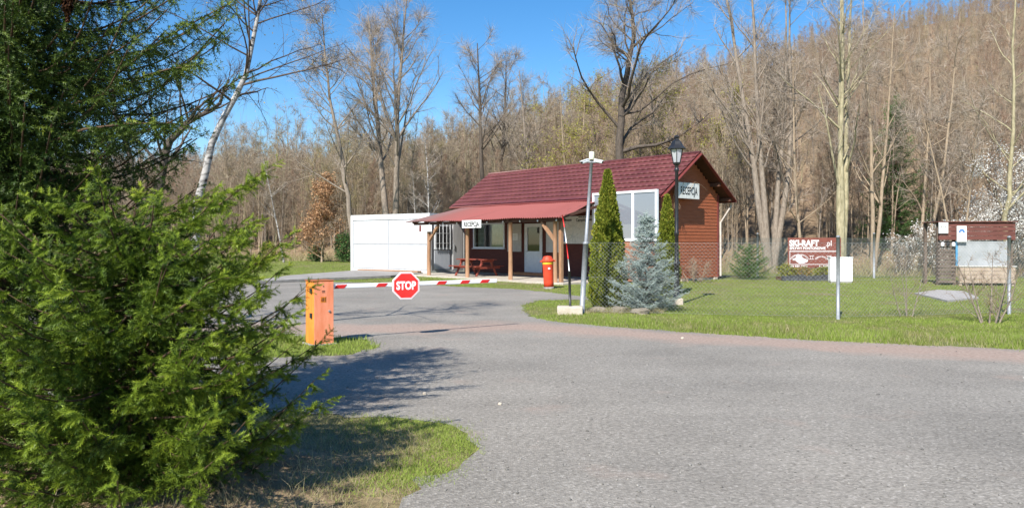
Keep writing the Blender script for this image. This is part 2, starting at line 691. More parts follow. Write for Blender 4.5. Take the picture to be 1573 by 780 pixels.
def roof_z(y):
    return APEX - abs(y - half) * SL


DOOR = (-7.55, -6.40, 0.10, 2.42)
WIN = (-11.3, -8.95, 1.27, 2.50)
board_h = .135


def board(m_, x0, x1, z0, z1, y, ny):
    """one lapped board on a wall that faces ny along y"""
    t0, t1 = .034 * ny, .012 * ny
    vs = [(x0, y, z0), (x1, y, z0), (x1, y, z1), (x0, y, z1), (x0, y + t0, z0), (x1, y + t0, z0), (x1, y + t1, z1), (x0, y + t1, z1)]
    m_.add(vs, [(0, 1, 2, 3), (4, 7, 6, 5), (0, 4, 5, 1), (2, 6, 7, 3), (0, 3, 7, 4), (1, 5, 6, 2)])


fw = MB()
z = .10
while z < 3.55:
    z1 = min(z + board_h, 3.6)
    cuts = [-HL, 0]
    for o_ in (DOOR, WIN):
        if z1 > o_[2] + .01 and z < o_[3] - .01:
            cuts += [o_[0], o_[1]]
    cuts.sort()
    for k in range(0, len(cuts), 2):
        board(fw, cuts[k], cuts[k + 1], z, z1, 0, -1)
    z = z1
# solid lining behind the boards, left open at door and window
for x0, x1, z0, z1 in ((-HL, WIN[0], .1, 3.6), (WIN[0], WIN[1], .1, WIN[2]), (WIN[0], WIN[1], WIN[3], 3.6), (WIN[1], DOOR[0], .1, 3.6), (DOOR[0], DOOR[1], DOOR[3], 3.6), (DOOR[1], 0, .1, 3.6)):
    fw.box((x0, .002, z0), (x1, .12, z1))
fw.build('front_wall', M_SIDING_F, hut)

gw = MB()
z = .12
while z < 4.95:
    z1 = z + board_h
    y0, y1 = 0.0, HD
    lim = half - (APEX - .14 - (z + board_h * .5)) / SL
    y0, y1 = max(y0, lim), min(y1, HD - lim)
    if y1 - y0 > .1:
        t0, t1 = .026, .012
        vs = [(.0, y0, z), (.0, y1, z), (.0, y1, z1), (.0, y0, z1), (t0, y0, z), (t0, y1, z), (t1, y1, z1), (t1, y0, z1)]
        gw.add(vs, [(0, 3, 2, 1), (4, 5, 6, 7), (0, 1, 5, 4), (2, 3, 7, 6), (0, 4, 7, 3), (1, 2, 6, 5)])
    z = z1
gable = [(0.13, .12), (HD - .02, .12), (HD - .02, roof_z(HD) - .12), (half, APEX - .14), (0.13, roof_z(0) - .12)]
Mg = Matrix(((0, 0, 1, -.13), (1, 0, 0, 0), (0, 1, 0, 0), (0, 0, 0, 1)))
gw.prism(gable, .128, Mg)
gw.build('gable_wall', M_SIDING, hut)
lw = MB()
lw.prism(gable, .128, Matrix(((0, 0, 1, -HL), (1, 0, 0, 0), (0, 1, 0, 0), (0, 0, 0, 1))))
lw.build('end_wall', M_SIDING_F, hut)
MB().box((-HL + .002, HD - .015, .1), (0, HD, 3.6)).build('back_wall', M_INTERIOR, hut)
MB().box((-HL + .05, .05, -.02), (-.05, HD - .05, .10)).build('floor_slab', M_CONC, hut)
for y in (0.0, HD):
    MB().box((-.03, y - .05 if y else -.052, .1), (.055, y + .055, roof_z(y) - .16)).build('corner_board', M_FASCIA, hut)
for k, (y, s) in enumerate(((.05, .3), (HD - .3, .26), (1.4, .22), (2.6, .25))):
    MB().box((-.25, y, 0), (.06, y + s, .10), None, .02).build('foundation_stone', M_PALE_STONE, hut)


def tile_side(sgn):
    """pressed metal tile sheet: stepped rows with a soft wave across"""
    xs_ = np.arange(-HL - OV, OV + .001, .05)
    slope_len = math.hypot(half + OV, APEX - EAVE)
    rows = 9
    st_ = slope_len / rows
    ss, hh = [], []
    for r_ in range(rows):
        for f_, lift in ((-.07, .0), (.3, .013), (.65, .027), (1.0, .040)):    # each row laps over the next: the lip overhangs
            ss.append(max(0, (r_ + f_)) * st_)
            hh.append(lift)
    ss, hh = np.array(ss), np.array(hh)
    ca, sa = (half + OV) / slope_len, (APEX - EAVE) / slope_len
    X, S = np.meshgrid(xs_, ss)
    wave = .024 * (np.abs(np.sin(X * math.pi / .30)) ** .8)
    Hh = hh[:, None] + wave
    S2 = S + np.tile([0, 0, 0, 1.0], rows)[:, None] * .045 * np.abs(np.sin(X * math.pi / .30))
    Y = S2 * ca + Hh * sa
    Z = APEX - S2 * sa + Hh * ca
    V = np.stack([X, half + sgn * Y, Z], -1).reshape(-1, 3)
    nx_ = len(xs_)
    i_, j_ = np.meshgrid(np.arange(nx_ - 1), np.arange(len(ss) - 1))
    q = (j_ * nx_ + i_).ravel()
    T = np.concatenate([np.stack([q, q + nx_ + 1, q + 1], 1), np.stack([q, q + nx_, q + nx_ + 1], 1)])
    if sgn > 0:
        T = T[:, ::-1]
    return V, T


nbr = NB()
nbr.add(*tile_side(-1))
nbr.add(*tile_side(1))
roof = obj('roof', nbr.mesh('roof'), M_TILE, hut)
und = MB()
for sgn in (-1, 1):
    y1 = half + sgn * (half + OV)
    for k in range(13):
        f0, f1 = k / 13, (k + .96) / 13
        ya, yb = half + (y1 - half) * f0, half + (y1 - half) * f1
        za, zb = APEX + (EAVE - APEX) * f0, APEX + (EAVE - APEX) * f1
        vs = [(-HL - OV + .02, ya, za - .06), (OV - .02, ya, za - .06), (OV - .02, yb, zb - .06), (-HL - OV + .02, yb, zb - .06)]
        vs += [(x, y, z_ + .035) for x, y, z_ in vs]
        und.add(vs, [(0, 1, 2, 3), (4, 7, 6, 5), (0, 4, 5, 1), (1, 5, 6, 2), (2, 6, 7, 3), (3, 7, 4, 0)])
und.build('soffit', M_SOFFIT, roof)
rc = MB()
rc.tube([(-HL - OV - .02, half, APEX + .02), (OV + .02, half, APEX + .02)], .065, 10)
rc.build('ridge_cap', M_TILE, roof, smooth=True)
for xe in (OV + .012, -HL - OV - .012):
    for sgn in (-1, 1):
        b_ = MB()
        b_.bar((xe, half + sgn * .01, APEX - .045), (xe, half + sgn * (half + OV + .03), EAVE - .065), .03, .20, (1, 0, 0))
        # bar's height runs across the slope
        b_.build('barge_board', M_FASCIA, roof)
for y in (-OV - .02, HD + OV + .02):
    MB().box((-HL - OV, y - .012, EAVE - .12), (OV, y + .012, EAVE + .0)).build('fascia', M_FASCIA, roof)
for y in (-OV - .085, HD + OV + .085):
    MB().tube([(-HL - OV, y, EAVE - .06), (OV + .02, y, EAVE - .06)], .055, 8).build('gutter', M_FASCIA, roof, smooth=True)
dp = MB()
dp.tube([(.28, HD + OV + .08, EAVE - .1), (.28, HD + OV + .08, EAVE - .28), (.10, HD + .09, EAVE - .95), (.10, HD + .09, .15)], .04, 8)
dp.build('downpipe', mat('pale_downpipe', (.36, .31, .27), (.45, .4, .35), 5, .5), hut, smooth=True)
for k in range(5):
    yk = [half, .55, HD - .55, -.28, HD + .28][k]
    MB().box((-.02, yk - .05, roof_z(yk) - .22), (OV - .03, yk + .05, roof_z(yk) - .075)).build('purlin', M_BEAM, hut)

# door
x0, x1, z0, z1 = DOOR
dr = obj('door', MB().box((x0 + .07, -.03, z0 + .04), (x1 - .07, .015, z0 + .98)).mesh('door'), M_FRAME, hut)
fm = MB()
fm.box((x0, -.06, z0), (x0 + .07, .05, z1)).box((x1 - .07, -.06, z0), (x1, .05, z1)).box((x0 + .07, -.06, z1 - .07), (x1 - .07, .05, z1)).box((x0 + .07, -.06, z0), (x1 - .07, .05, z0 + .04))
fm.build('door_frame', M_FRAME, dr)
fm = MB()
fm.box((x0 + .07, -.045, z0 + .98), (x0 + .17, .02, z1 - .07)).box((x1 - .17, -.045, z0 + .98), (x1 - .07, .02, z1 - .07)).box((x0 + .17, -.045, z0 + .98), (x1 - .17, .02, z0 + 1.06)).box((x0 + .17, -.045, z1 - .16), (x1 - .17, .02, z1 - .07))
fm.build('sash', M_FRAME, dr)
MB().box((x0 + .17, -.01, z0 + 1.06), (x1 - .17, .0, z1 - .16)).build('pane', M_DOORGLASS, dr)
fm = MB()
fm.box((x0 + .2, -.042, z0 + .16), (x1 - .2, -.03, z0 + .86), None, .004)
fm.build('lower_panel', M_FRAME, dr)
MB().tube([(x0 + .12, -.045, z0 + 1.05), (x0 + .12, -.10, z0 + 1.05), (x0 + .24, -.10, z0 + 1.05)], .012, 6).build('handle', M_STEEL, dr)
# window
x0, x1, z0, z1 = WIN
wf = MB()
wf.box((x0, -.06, z0), (x0 + .07, .08, z1)).box((x1 - .07, -.06, z0), (x1, .08, z1)).box((x0 + .07, -.06, z1 - .07), (x1 - .07, .08, z1)).box((x0 + .07, -.06, z0), (x1 - .07, .08, z0 + .07))
wd = obj('window', wf.mesh('window'), M_FRAME, hut)
MB().box((x0 + .07, 0, z0 + .07), (x1 - .07, .012, z1 - .07)).build('pane', M_GLASS, wd)
MB().box((x0 - .04, -.12, z0 - .03), (x1 + .04, -.0, z0 - .002)).build('window_sill', M_FRAME, wd)
for a0, a1 in ((x0 + .05, x0 + .5), (x1 - 1.35, x1 - .05)):
    cu = MB()
    n = int((a1 - a0) / .06)
    vs, fs = [], []
    for i in range(n + 1):
        xx = a0 + (a1 - a0) * i / n
        yy = .22 + .03 * (i % 2)
        vs += [(xx, yy, z0 - .1), (xx, yy, z1)]
        if i:
            fs.append((2 * i - 2, 2 * i, 2 * i + 1, 2 * i - 1))
    cu.add(vs, fs)
    cu.build('curtain', M_CURTAIN, wd)

# porch
PX = [-2.07, -4.57, -7.31, -10.10]
PY = -3.62
MB().box((-12.0, -3.80, -.02), (-1.5, -.05, .075), None, .012).build('porch_slab', mat('pale_porch_concrete', (.36, .32, .26), (.48, .43, .36), 4, .9, .3, 30), hut)
post_m = MB().tube([(0, 0, .07), (.004, 0, .8), (-.004, .002, 1.6), (0, 0, 2.36)], [.088, .084, .082, .08], 10).mesh('post', True)
for k, px_ in enumerate(PX):
    obj('post', post_m, M_POST, hut, (px_, PY, 0), (0, 0, k * 1.3))
MB().box((PX[0] + .02, PY + .16, .07), (PX[0] + .16, PY + .28, 2.36)).build('post', M_POST, hut)
PORCH0, PORCH1 = (-3.92, 2.50), (-.42, 3.30)


def porch_z(y):
    return PORCH0[1] + (y - PORCH0[0]) * (PORCH1[1] - PORCH0[1]) / (PORCH1[0] - PORCH0[0])


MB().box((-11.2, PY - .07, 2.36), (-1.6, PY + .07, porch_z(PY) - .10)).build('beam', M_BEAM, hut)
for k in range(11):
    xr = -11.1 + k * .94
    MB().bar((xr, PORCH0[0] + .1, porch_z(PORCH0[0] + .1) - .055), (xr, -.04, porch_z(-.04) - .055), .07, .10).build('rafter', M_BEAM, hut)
for xp, dx in ((PX[0], -.72), (PX[3], .72)):
    MB().bar((xp, PY, 1.62), (xp + dx, PY, 2.34), .10, .11).build('brace', M_POST, hut)
bulb_me = MB().lathe([(.001, -.05), (.03, -.03), (.034, 0), (.02, .03), (.001, .04)], 8).mesh('lamp_bulb', True)
for k in range(9):
    xr = -9.9 + k * 1.0
    obj('lamp_bulb', bulb_me, M_WHITE, hut, (xr, PY - .11, 2.40))
xs_ = np.arange(-11.55, -1.40, .02)
ss = np.linspace(0, 1, 7)
X, S = np.meshgrid(xs_, ss)
Yp = PORCH0[0] + S * (PORCH1[0] - PORCH0[0])
X = X - 1.35 * S * np.clip((X + 5) / 3.6, 0, 1)            # the right-hand edge runs back short of the windbreak
rs = np.random.default_rng(4)
sag = .02 * np.sin(X * 1.1) * (1 - S) + .012 * np.sin(X * 2.9 + 1)
Zp = PORCH0[1] + S * (PORCH1[1] - PORCH0[1]) + .022 * np.sin(X * 2 * math.pi / .13) + sag * .7
V = np.stack([X, Yp, Zp], -1).reshape(-1, 3)
nx_ = len(xs_)
i_, j_ = np.meshgrid(np.arange(nx_ - 1), np.arange(6))
q = (j_ * nx_ + i_).ravel()
T = np.concatenate([np.stack([q, q + 1, q + nx_ + 1], 1), np.stack([q, q + nx_ + 1, q + nx_], 1)])
tw = smooth(-11.4, -7.2, X + .7 * np.sin(X * 3.1) * .3 + S * 1.2).ravel()
obj('porch_roof', mesh_np('porch_roof', V, T, tw, True), leaf_mat('faded_corrugated_red', [(.20, .125, .115), (.245, .095, .082), (.29, .092, .08)], 0, .75), hut)
MB().box((DOOR[0] - .5, -.55, .078), (DOOR[1] + 1.1, -.06, .20), None, .01).build('door_step', mat('orange_timber_step', (.38, .16, .075), (.5, .24, .12), 5, .8, .2, 20), hut)

# boards and signs on the hut


def marks(parent, x0, x1, z_, h, y, m, seed, name='print'):
    """a line of print too small to read: short dark strokes"""
    r_ = random.Random(seed)
    b_ = MB()
    x = x0
    while x < x1:
        w = r_.uniform(.25, .6) * h
        b_.box((x, y - .002, z_ - h / 2 * r_.uniform(.7, 1)), (min(x1, x + w), y, z_ + h / 2 * r_.uniform(.7, 1)))
        x += w + h * (r_.uniform(.12, .2) if r_.random() < .8 else .6)
    return tag(b_.build(name, m, parent), kind='stuff')



def in_hut(x, y, z=0):
    return Vector((HUT.x + x * math.cos(HRZ) - y * math.sin(HRZ), HUT.y + x * math.sin(HRZ) + y * math.cos(HRZ), z))


def sign_board(name, label, cat, p, rz, w, h, m, t=.02, group=None):
    o = thing(name, label, cat, p, rz, group)
    MB().box((-w / 2, -t, -h / 2), (w / 2, 0, h / 2), None, .003).build('board', m, o)
    return o


s = sign_board('hut_sign', 'white board lettered RECEPCJA hung on the red-brown gable wall', 'sign', in_hut(.40, 1.36, 3.60), HRZ + R(90), 1.42, .62, M_BOARD_W, .03)
text('RECEPCJA', .43, M_INK, s, (0, -.032, -.02), (R(90), 0, 0), .60, .007)
vine = NB()
rv = np.random.default_rng(8)
for k in range(7):
    P = [np.array([-.5 + .16 * k, -.02, .28])]
    d = np.array([rv.normal(0, .3), -.05, .8])
    for i in range(7):
        d = d + np.array([rv.normal(0, .25), rv.normal(0, .05), -.28])
        P.append(P[-1] + d * .1)
    vine.tube(P, np.linspace(.012, .005, 8), 4)
for k in range(5):
    P = [np.array([-1.0 + .08 * k, -.02, .35])]
    for i in range(9):
        P.append(P[-1] + np.array([rv.normal(0, .04), rv.normal(0, .015), -.12]))
    vine.tube(P, np.linspace(.014, .006, 10), 4)
vo = obj('dry_vine', vine.mesh('dry_vine'), mat('dry_vine', (.25, .17, .11), (.36, .26, .18), 9, .8), None, in_hut(.40, 1.36, 3.60), (0, 0, HRZ + R(90)))
tag(vo, 'dry brown vine trailing over the sign on the gable wall', 'vine')

s = sign_board('porch_sign', 'white board lettered RECEPCJA on the front edge of the porch roof', 'sign', in_hut(-6.6, -3.96, 2.33), HRZ, 1.25, .33, M_BOARD_W, .025)
text('RECEPCJA', .27, M_INK, s, (0, -.027, -.02), (R(90), 0, 0), .84, .007)
s = sign_board('small_sign', 'small grey-white sign hung at the far corner of the porch', 'sign', in_hut(-10.15, -3.76, 2.20), HRZ, .95, .30, M_BOARD_W, .025)
for k in range(3):
    marks(s, -.26, .42, .09 - k * .085, .04, -.0255, M_BOARD_G, 50 + k)
MB().box((-.47, -.0285, -.14), (-.32, -.0255, .14)).build('maroon_patch', M_FASCIA, s)
s = sign_board('notice_board', 'beige notice board between the hut window and the white door', 'notice board', in_hut(-8.23, -.05, 1.78), HRZ, .95, 1.30, M_BOARD_G, .03)
MB().box((-.1, -.036, -.12), (.24, -.031, .2)).build('paper_sheet', M_PAPER, s)
ln = MB()
for k in range(5):
    ln.box((-.05, -.0385, .12 - k * .05), (.18 - .03 * (k % 2), -.037, .135 - k * .05))
ln.build('print', M_BOARD_G, s)
MB().box((-.38, -.036, .3), (-.1, -.031, .5)).build('paper_sheet', mat('yellowed_paper', (.6, .55, .35), (.7, .65, .45), 6, .8), s)
s = sign_board('door_board', 'plain pale grey board beside the door, behind the porch brace', 'notice board', in_hut(-5.72, -.05, 1.80), HRZ, .80, 1.35, mat('pale_grey_board', (.5, .5, .5), (.58, .58, .58), 4, .6), .03)
s = sign_board('map_board', 'large white camping map board on the shaded front wall', 'map', in_hut(-4.05, -.05, 2.10), HRZ, 2.1, 1.18, M_BOARD_W, .03)
text('Camping', .17, M_INK, s, (.05, -.032, .42), (R(90), 0, 0), 1.0, .004)
marks(s, -.95, -.5, .42, .10, -.031, M_INK, 60)
marks(s, .5, 1.0, .42, .10, -.031, M_INK, 61)
marks(s, -.1, .7, .54, .06, -.031, M_INK, 62)
mp_ = NB()
rm = np.random.default_rng(11)
for k in range(26):
    P = [np.array([rm.uniform(-.95, .8), -.032, rm.uniform(-.5, .3)])]
    d = rm.normal(0, .05, 3)
    for i in range(7):
        d = d + rm.normal(0, .03, 3)
        p_ = P[-1] + d
        p_[1] = -.032
        p_[0] = np.clip(p_[0], -1, 1)
        p_[2] = np.clip(p_[2], -.55, .33)
        P.append(p_)
    mp_.tube(P, np.full(8, .005), 3)
obj('map_lines', mp_.mesh('map_lines'), mat('map_grey', (.4, .45, .5), (.5, .52, .5), 3, .7), s)
MB().box((-1.04, -.036, -.5), (-.86, -.031, -.1)).build('map_legend', mat('map_blue', (.1, .2, .45), (.2, .35, .6), 9, .6), s)

# glazed windbreak
wb = thing('glazed_windbreak', 'tall white-framed glass windbreak screen standing beside the hut porch', 'windbreak', in_hut(0, -.78, 0), HRZ)
WX0, WX1, WZ0, WZ1 = -2.66, .47, 1.62, 3.56
fr = MB()
for k in range(4):
    xk = WX0 + (WX1 - WX0) * [0, .30, .645, 1][k]
    w_ = .05
    fr.box((xk - w_, -.05, 0.02 if k in (0, 3) else WZ0), (xk + w_, .05, WZ1))
fr.box((WX0 + .05, -.048, WZ1 - .09), (WX1 - .05, .048, WZ1 - .002)).box((WX0 + .05, -.048, WZ0 - .0), (WX1 - .05, .048, WZ0 + .10))
fr.build('frame', M_FRAME, wb)
for k in range(3):
    f_ = [0, .30, .645, 1]
    MB().box((WX0 + (WX1 - WX0) * f_[k] + .05, -.008, WZ0 + .1), (WX0 + (WX1 - WX0) * f_[k + 1] - .05, .008, WZ1 - .09)).build('pane', M_SCREEN, wb)
for k in range(7):
    MB().box((WX0 + .05, -.02, .06 + k * .22), (WX1 - .05, .02, .06 + k * .22 + .205)).build('plank', mat('brown_plank' if not k else 'brown_plank_b', (.26, .10, .055), (.36, .16, .09), 4, .75), wb)
s = sign_board('banner', 'white banner with blue print below the windbreak glass', 'banner', in_hut(-1.72, -.86, 1.45), HRZ, .95, .42, M_BOARD_W, .015)
MB().box((-.44, -.0175, .02), (.30, -.0155, .15)).build('blue_print', mat('blue_print', (.03, .2, .42), (.25, .5, .65), 14, .5), s)
MB().box((-.44, -.0175, -.16), (.1, -.0155, -.10)).build('blue_print', mat('pale_print', (.3, .5, .6), (.6, .7, .75), 14, .5), s)

# ------------------------------------------------------------------ white cabin
CRZ = math.atan2(-.584, .812)
cab = thing('white_cabin', 'white prefabricated cabin with barred window beyond the porch', 'cabin', (-4.05, 36.5, 0), CRZ)
CLn, CW, CH = 5.6, 2.7, 2.95
M_CABW = mat('cabin_white', (.47, .475, .475), (.62, .62, .62), 2.5, .5, stretch=(3, 3, .35), lo=.28, hi=.6)
MB().box((-CLn, 0, .14), (0, CW, CH - .1)).build('wall', mat('cabin_seam_grey', (.33, .34, .36), (.38, .39, .41), 2, .6), cab)
fr = MB()
for x in (-CLn - .03, -.13):
    fr.box((x, -.04, .0), (x + .16, -.001, CH))
fr.box((-CLn + .13, -.035, CH - .22), (-.13, -.001, CH - .001)).box((-CLn + .13, -.035, .02), (-.13, -.001, .18))
fr.box((.001, -.04, 0), (.035, .12, CH)).box((.001, CW - .12, 0), (.035, CW, CH)).box((.001, .12, CH - .2), (.03, CW - .12, CH - .002)).box((.001, .12, .02), (.03, CW - .12, .16))
fr.build('frame', M_CABW, cab)
MB().box((-CLn - .02, -.03, CH + .001), (.03, CW + .02, CH + .05)).build('roof', M_CABW, cab)
for i in range(2):
    for j in range(2):
        xa = -CLn + .15 + i * (CLn - .3) / 2
        za = .2 + j * 1.27
        MB().box((xa + .045, -.018, za + .02), (xa + (CLn - .3) / 2 - .045, -.002, za + 1.21), None, .006).build('panel', M_CABW, cab)
wn_ = obj('window', MB().box((.002, .34, 1.22), (.03, 1.55, 1.30)).box((.002, .34, 2.36), (.03, 1.55, 2.44)).box((.002, .34, 1.30), (.03, .42, 2.36)).box((.002, 1.47, 1.30), (.03, 1.55, 2.36)).box((.002, .93, 1.30), (.03, .99, 2.36)).mesh('window'), M_FRAME, cab)
MB().box((.004, .42, 1.30), (.012, 1.47, 2.36)).build('pane', mat('dark_glass', (.02, .024, .026), (.04, .045, .05), 3, .08, spec=.6), wn_)
for k in range(9):
    MB().tube([(.06, .40 + k * .137, 1.20), (.06, .40 + k * .137, 2.46)], .012, 6).build('bar', M_BLACK if k % 2 else M_FRAME, wn_)
for zz in (1.5, 2.0):
    MB().box((.05, .34, zz), (.066, 1.55, zz + .025)).build('bar', M_FRAME, wn_)
MB().box((.003, .34, .22), (.02, 1.5, 1.16), None, .004).build('panel', mat('pale_blue_white', (.6, .64, .70), (.68, .71, .76), 3, .5), cab)
MB().box((.002, CW - .98, .17), (.012, CW - .13, CH - .21)).build('wall_panel', M_CABW, cab)
MB().box((.002, .125, 2.46), (.014, CW - .99, CH - .21)).build('wall_panel', M_CABW, cab)
d_ = obj('door', MB().box((.013, 1.74, .18), (.036, 2.5, 2.5), None, .004).mesh('door'), M_CABW, cab)
MB().box((.0365, 1.80, 1.2), (.065, 1.86, 1.45)).build('handle', M_STEEL, d_)
tb = MB().box((-4.6, -.5, 0), (-.35, -.2, .16), None, .01)
o = tb.build('timber_step', M_POST, None, (-4.05, 36.5, 0), (0, 0, CRZ))
tag(o, 'long weathered timber beam lying in front of the white cabin', 'timber')

# ------------------------------------------------------------------ picnic table
pt = thing('picnic_table', 'red-brown picnic table with attached benches under the porch', 'picnic table', in_hut(-8.15, -2.45, .078), HRZ)
for k in range(5):
    MB().box((-.98, -.36 + k * .148, .71), (.98, -.36 + k * .148 + .135, .755), None, .006).build('table_board', M_TABLE, pt)
for s_ in (-1, 1):
    for k in range(2):
        y = s_ * .66 + (k - 1) * .145
        MB().box((-.98, y + .01, .42), (.98, y + .138, .46), None, .006).build('bench_board', M_TABLE, pt)
for x in (-.72, .72):
    for s_ in (-1, 1):
        MB().bar((x, s_ * .60, .0), (x, s_ * .20, .71), .045, .10, (1, 0, 0)).build('leg', M_TABLE, pt)
    MB().box((x + .024, -.74, .33), (x + .065, .74, .419)).build('crossbar', M_TABLE, pt)
    MB().box((x + .024, -.36, .62), (x + .065, .36, .709)).build('top_brace', M_TABLE, pt)

# ------------------------------------------------------------------ red litter bin
M_BIN = mat('bin_red', (.58, .05, .02), (.66, .075, .032), 4, .5)
bn = thing('litter_bin', 'tall red litter bin with yellow band in front of the porch', 'litter bin', (1.26, 25.35, .0), R(8))
bn.rotation_euler = (0, R(-2.5), R(8))
MB().lathe([(.17, .06), (.172, .2), (.185, .82), (.186, .825)], 20).build('body', M_BIN, bn, smooth=True)
MB().lathe([(.188, .826), (.192, .83), (.192, .905), (.188, .91)], 20).build('band', mat('band_yellow', (.75, .42, .02), (.8, .5, .05), 5, .5), bn, smooth=True)
MB().lathe([(.188, .911), (.225, .925), (.225, .965), (.19, .985), (.16, 1.05), (.13, 1.10), (.001, 1.12)], 20).build('lid', M_BIN, bn)
MB().lathe([(.18, -.02), (.18, .04), (.165, .06)], 20).build('base', M_CONC, bn)
MB().box((-.26, -.03, .91), (-.20, .03, .96)).build('lug', M_BIN, bn)
MB().box((.20, -.03, .91), (.26, .03, .96)).build('lug', M_BIN, bn)
MB().box((-.035, -.20, .66), (.035, -.183, .72)).build('sticker', M_WHITE, bn)

# ------------------------------------------------------------------ barrier
BA = math.atan2(13.6 - 11.75, -.35 + 2.92)
bar_root = thing('barrier_gate', 'orange barrier cabinet with white and red striped boom lowered across the drive', 'barrier', (-3.02, 11.65, 0), BA)
M_ORANGE = mat('cabinet_orange', (.70, .20, .028), (.84, .29, .05), 5, .5, stretch=(2, 2, .5))
M_SALMON = mat('faded_salmon', (.76, .22, .10), (.88, .33, .19), 4, .55, stretch=(2, 2, .5))
c_ = .165
MB().box((-c_, -c_, 0), (c_, c_, .985), None, .012).build('cabinet', M_ORANGE, bar_root)
pnl = MB().box((-c_ + .012, -c_ - .008, .012), (c_ - .004, -c_ - .0005, .975), None, .003).build('front_panel', M_SALMON, bar_root)
MB().box((-.05, -c_ - .011, .66), (.04, -c_ - .0085, .745)).build('sticker', mat('orange_sticker', (.55, .12, .01), (.8, .3, .03), 30, .5), pnl)
stk = MB()
stk.box((-.012, -c_ - .0125, .90), (.004, -c_ - .0086, .915))
for k in range(2):
    stk.box((-.03, -c_ - .0125, .835 - k * .022), (.02, -c_ - .0086, .842 - k * .022))
for k in range(3):
    stk.box((-.035 + .025 * k, -c_ - .0126, .675), (-.022 + .025 * k, -c_ - .0115, .73))
tag(stk.build('print', M_INK, pnl), kind='stuff')
MB().box((-c_ - .01, -c_ - .01, .986), (c_ + .01, c_ + .01, 1.0), None, .004).build('lid', mat('dull_lid', (.35, .10, .03), (.42, .14, .05), 5, .6), bar_root)
for zz in (.80, .42):
    MB().box((-c_ - .022, -.13, zz), (-c_ - .001, -.06, zz + .075), None, .004).build('hinge', M_BLACK, bar_root)
MB().lathe([(.018, 0), (.018, .012), (.008, .014)], 10, Matrix.Translation((.09, -c_ - .0085, .52)) @ Matrix.Rotation(R(90), 4, 'X')).build('lock', M_STEEL, bar_root)
MB().box((-c_ - .04, -c_ - .04, -.02), (c_ + .04, c_ + .04, .018), None, .006).build('base_plate', M_CONC, bar_root)
BL = 3.20
bz = .885
M_BOOM = mat('boom_white', (.78, .78, .78), (.84, .84, .84), 3, .4)
boom = MB().box((c_ + .01, -.03, bz - .036), (c_ + BL, .005, bz + .036), None, .012).build('boom', M_BOOM, bar_root)
st_ = MB()
for xb in (.16, .88, 2.02, 2.50, 2.92):
    x_ = c_ + xb
    for ysurf, t_ in ((-.0345, .004), ):
        vs = [(x_ - .10, ysurf, bz - .030), (x_ + .07, ysurf, bz - .030), (x_ + .12, ysurf, bz + .030), (x_ - .05, ysurf, bz + .030)]
        vs += [(x, ysurf + t_, z) for x, y, z in vs]
        st_ = MB().add(vs, [(0, 1, 2, 3), (7, 6, 5, 4), (0, 4, 5, 1), (1, 5, 6, 2), (2, 6, 7, 3), (3, 7, 4, 0)])
        st_.build('stripe', M_RED, boom)
MB().box((-.05, -c_ - .05, bz - .07), (c_ + .03, -c_ - .012, bz + .07), None, .01)
MB().box((c_ + .001, -.06, bz - .06), (c_ + .02, .04, bz + .06), None, .006).build('boom_bracket', M_BOOM, bar_root)
sx_ = c_ + 1.30
octo = lambda r_: [(r_ / math.cos(math.pi / 8) * math.cos(math.pi / 8 + k * math.pi / 4), r_ / math.cos(math.pi / 8) * math.sin(math.pi / 8 + k * math.pi / 4)) for k in range(8)]
Ms = Matrix.Translation((sx_, -.04, bz - .035)) @ Matrix.Rotation(R(14), 4, 'Z') @ Matrix.Rotation(R(90), 4, 'X')
# Ms turns the sheet so that its own +z looks along -y (towards the road); the sign is screwed to the boom, twisted a little
sign = MB().prism(octo(.226), .030, Matrix.Translation((0, 0, -.0))).mesh('stop_sign')
MROT = (R(90), 0, R(-16))
sg = obj('stop_sign', sign, mat('sign_white', (.76, .74, .75), (.8, .78, .79), 3, .4), bar_root, (sx_, -.085, bz - .02), MROT)
MB().prism(octo(.202), .004).build('red_face', M_RED, sg, (0, 0, .0305))
MB().prism(octo(.216), .0022).build('red_rim', mat('pinkish_rim', (.62, .09, .12), (.68, .13, .16), 3, .4), sg, (0, 0, .0303))
MB().prism(octo(.211), .003).build('white_rim', mat('rim_white', (.76, .74, .75), (.8, .78, .79), 3, .4), sg, (0, 0, .0304))
text('STOP', .185, mat('sign_letter_white', (.78, .77, .77), (.82, .82, .82), 3, .4), sg, (0, -.005, .036), (0, 0, 0), .74, .0075)
MB().box((-.03, -.10, -.06), (.03, .12, -.001)).build('clamp', M_BLACK, sg)

# ------------------------------------------------------------------ camera pole, striped pole, lamp
cp = thing('camera_pole', 'galvanised pole with two white security cameras beside the thuja', 'camera pole', (1.56, 16.6, 0), 0)
MB().tube([(0, 0, -.05), (.09, 0, 1.58)], [.060, .060], 14).build('lower_tube', M_STEEL, cp, smooth=True)
MB().tube([(.09, 0, 1.56), (.22, 0, 3.42)], [.038, .036], 12).build('upper_tube', M_STEEL, cp, smooth=True)
MB().lathe([(.066, 0), (.066, .05), (.04, .07)], 14, Matrix.Translation((.088, 0, 1.53))).build('collar', M_STEEL, cp, smooth=True)
MB().tube([(.07, -.02, 3.37), (.37, -.02, 3.37)], .018, 8).build('crossarm', M_STEEL, cp)
MB().lathe([(.055, 0), (.06, .01), (.06, .16), (.05, .175)], 14, Matrix.Translation((.222, 0, 3.43))).build('antenna', mat('cream_plastic', (.7, .68, .5), (.78, .76, .58), 4, .5), cp, smooth=True)
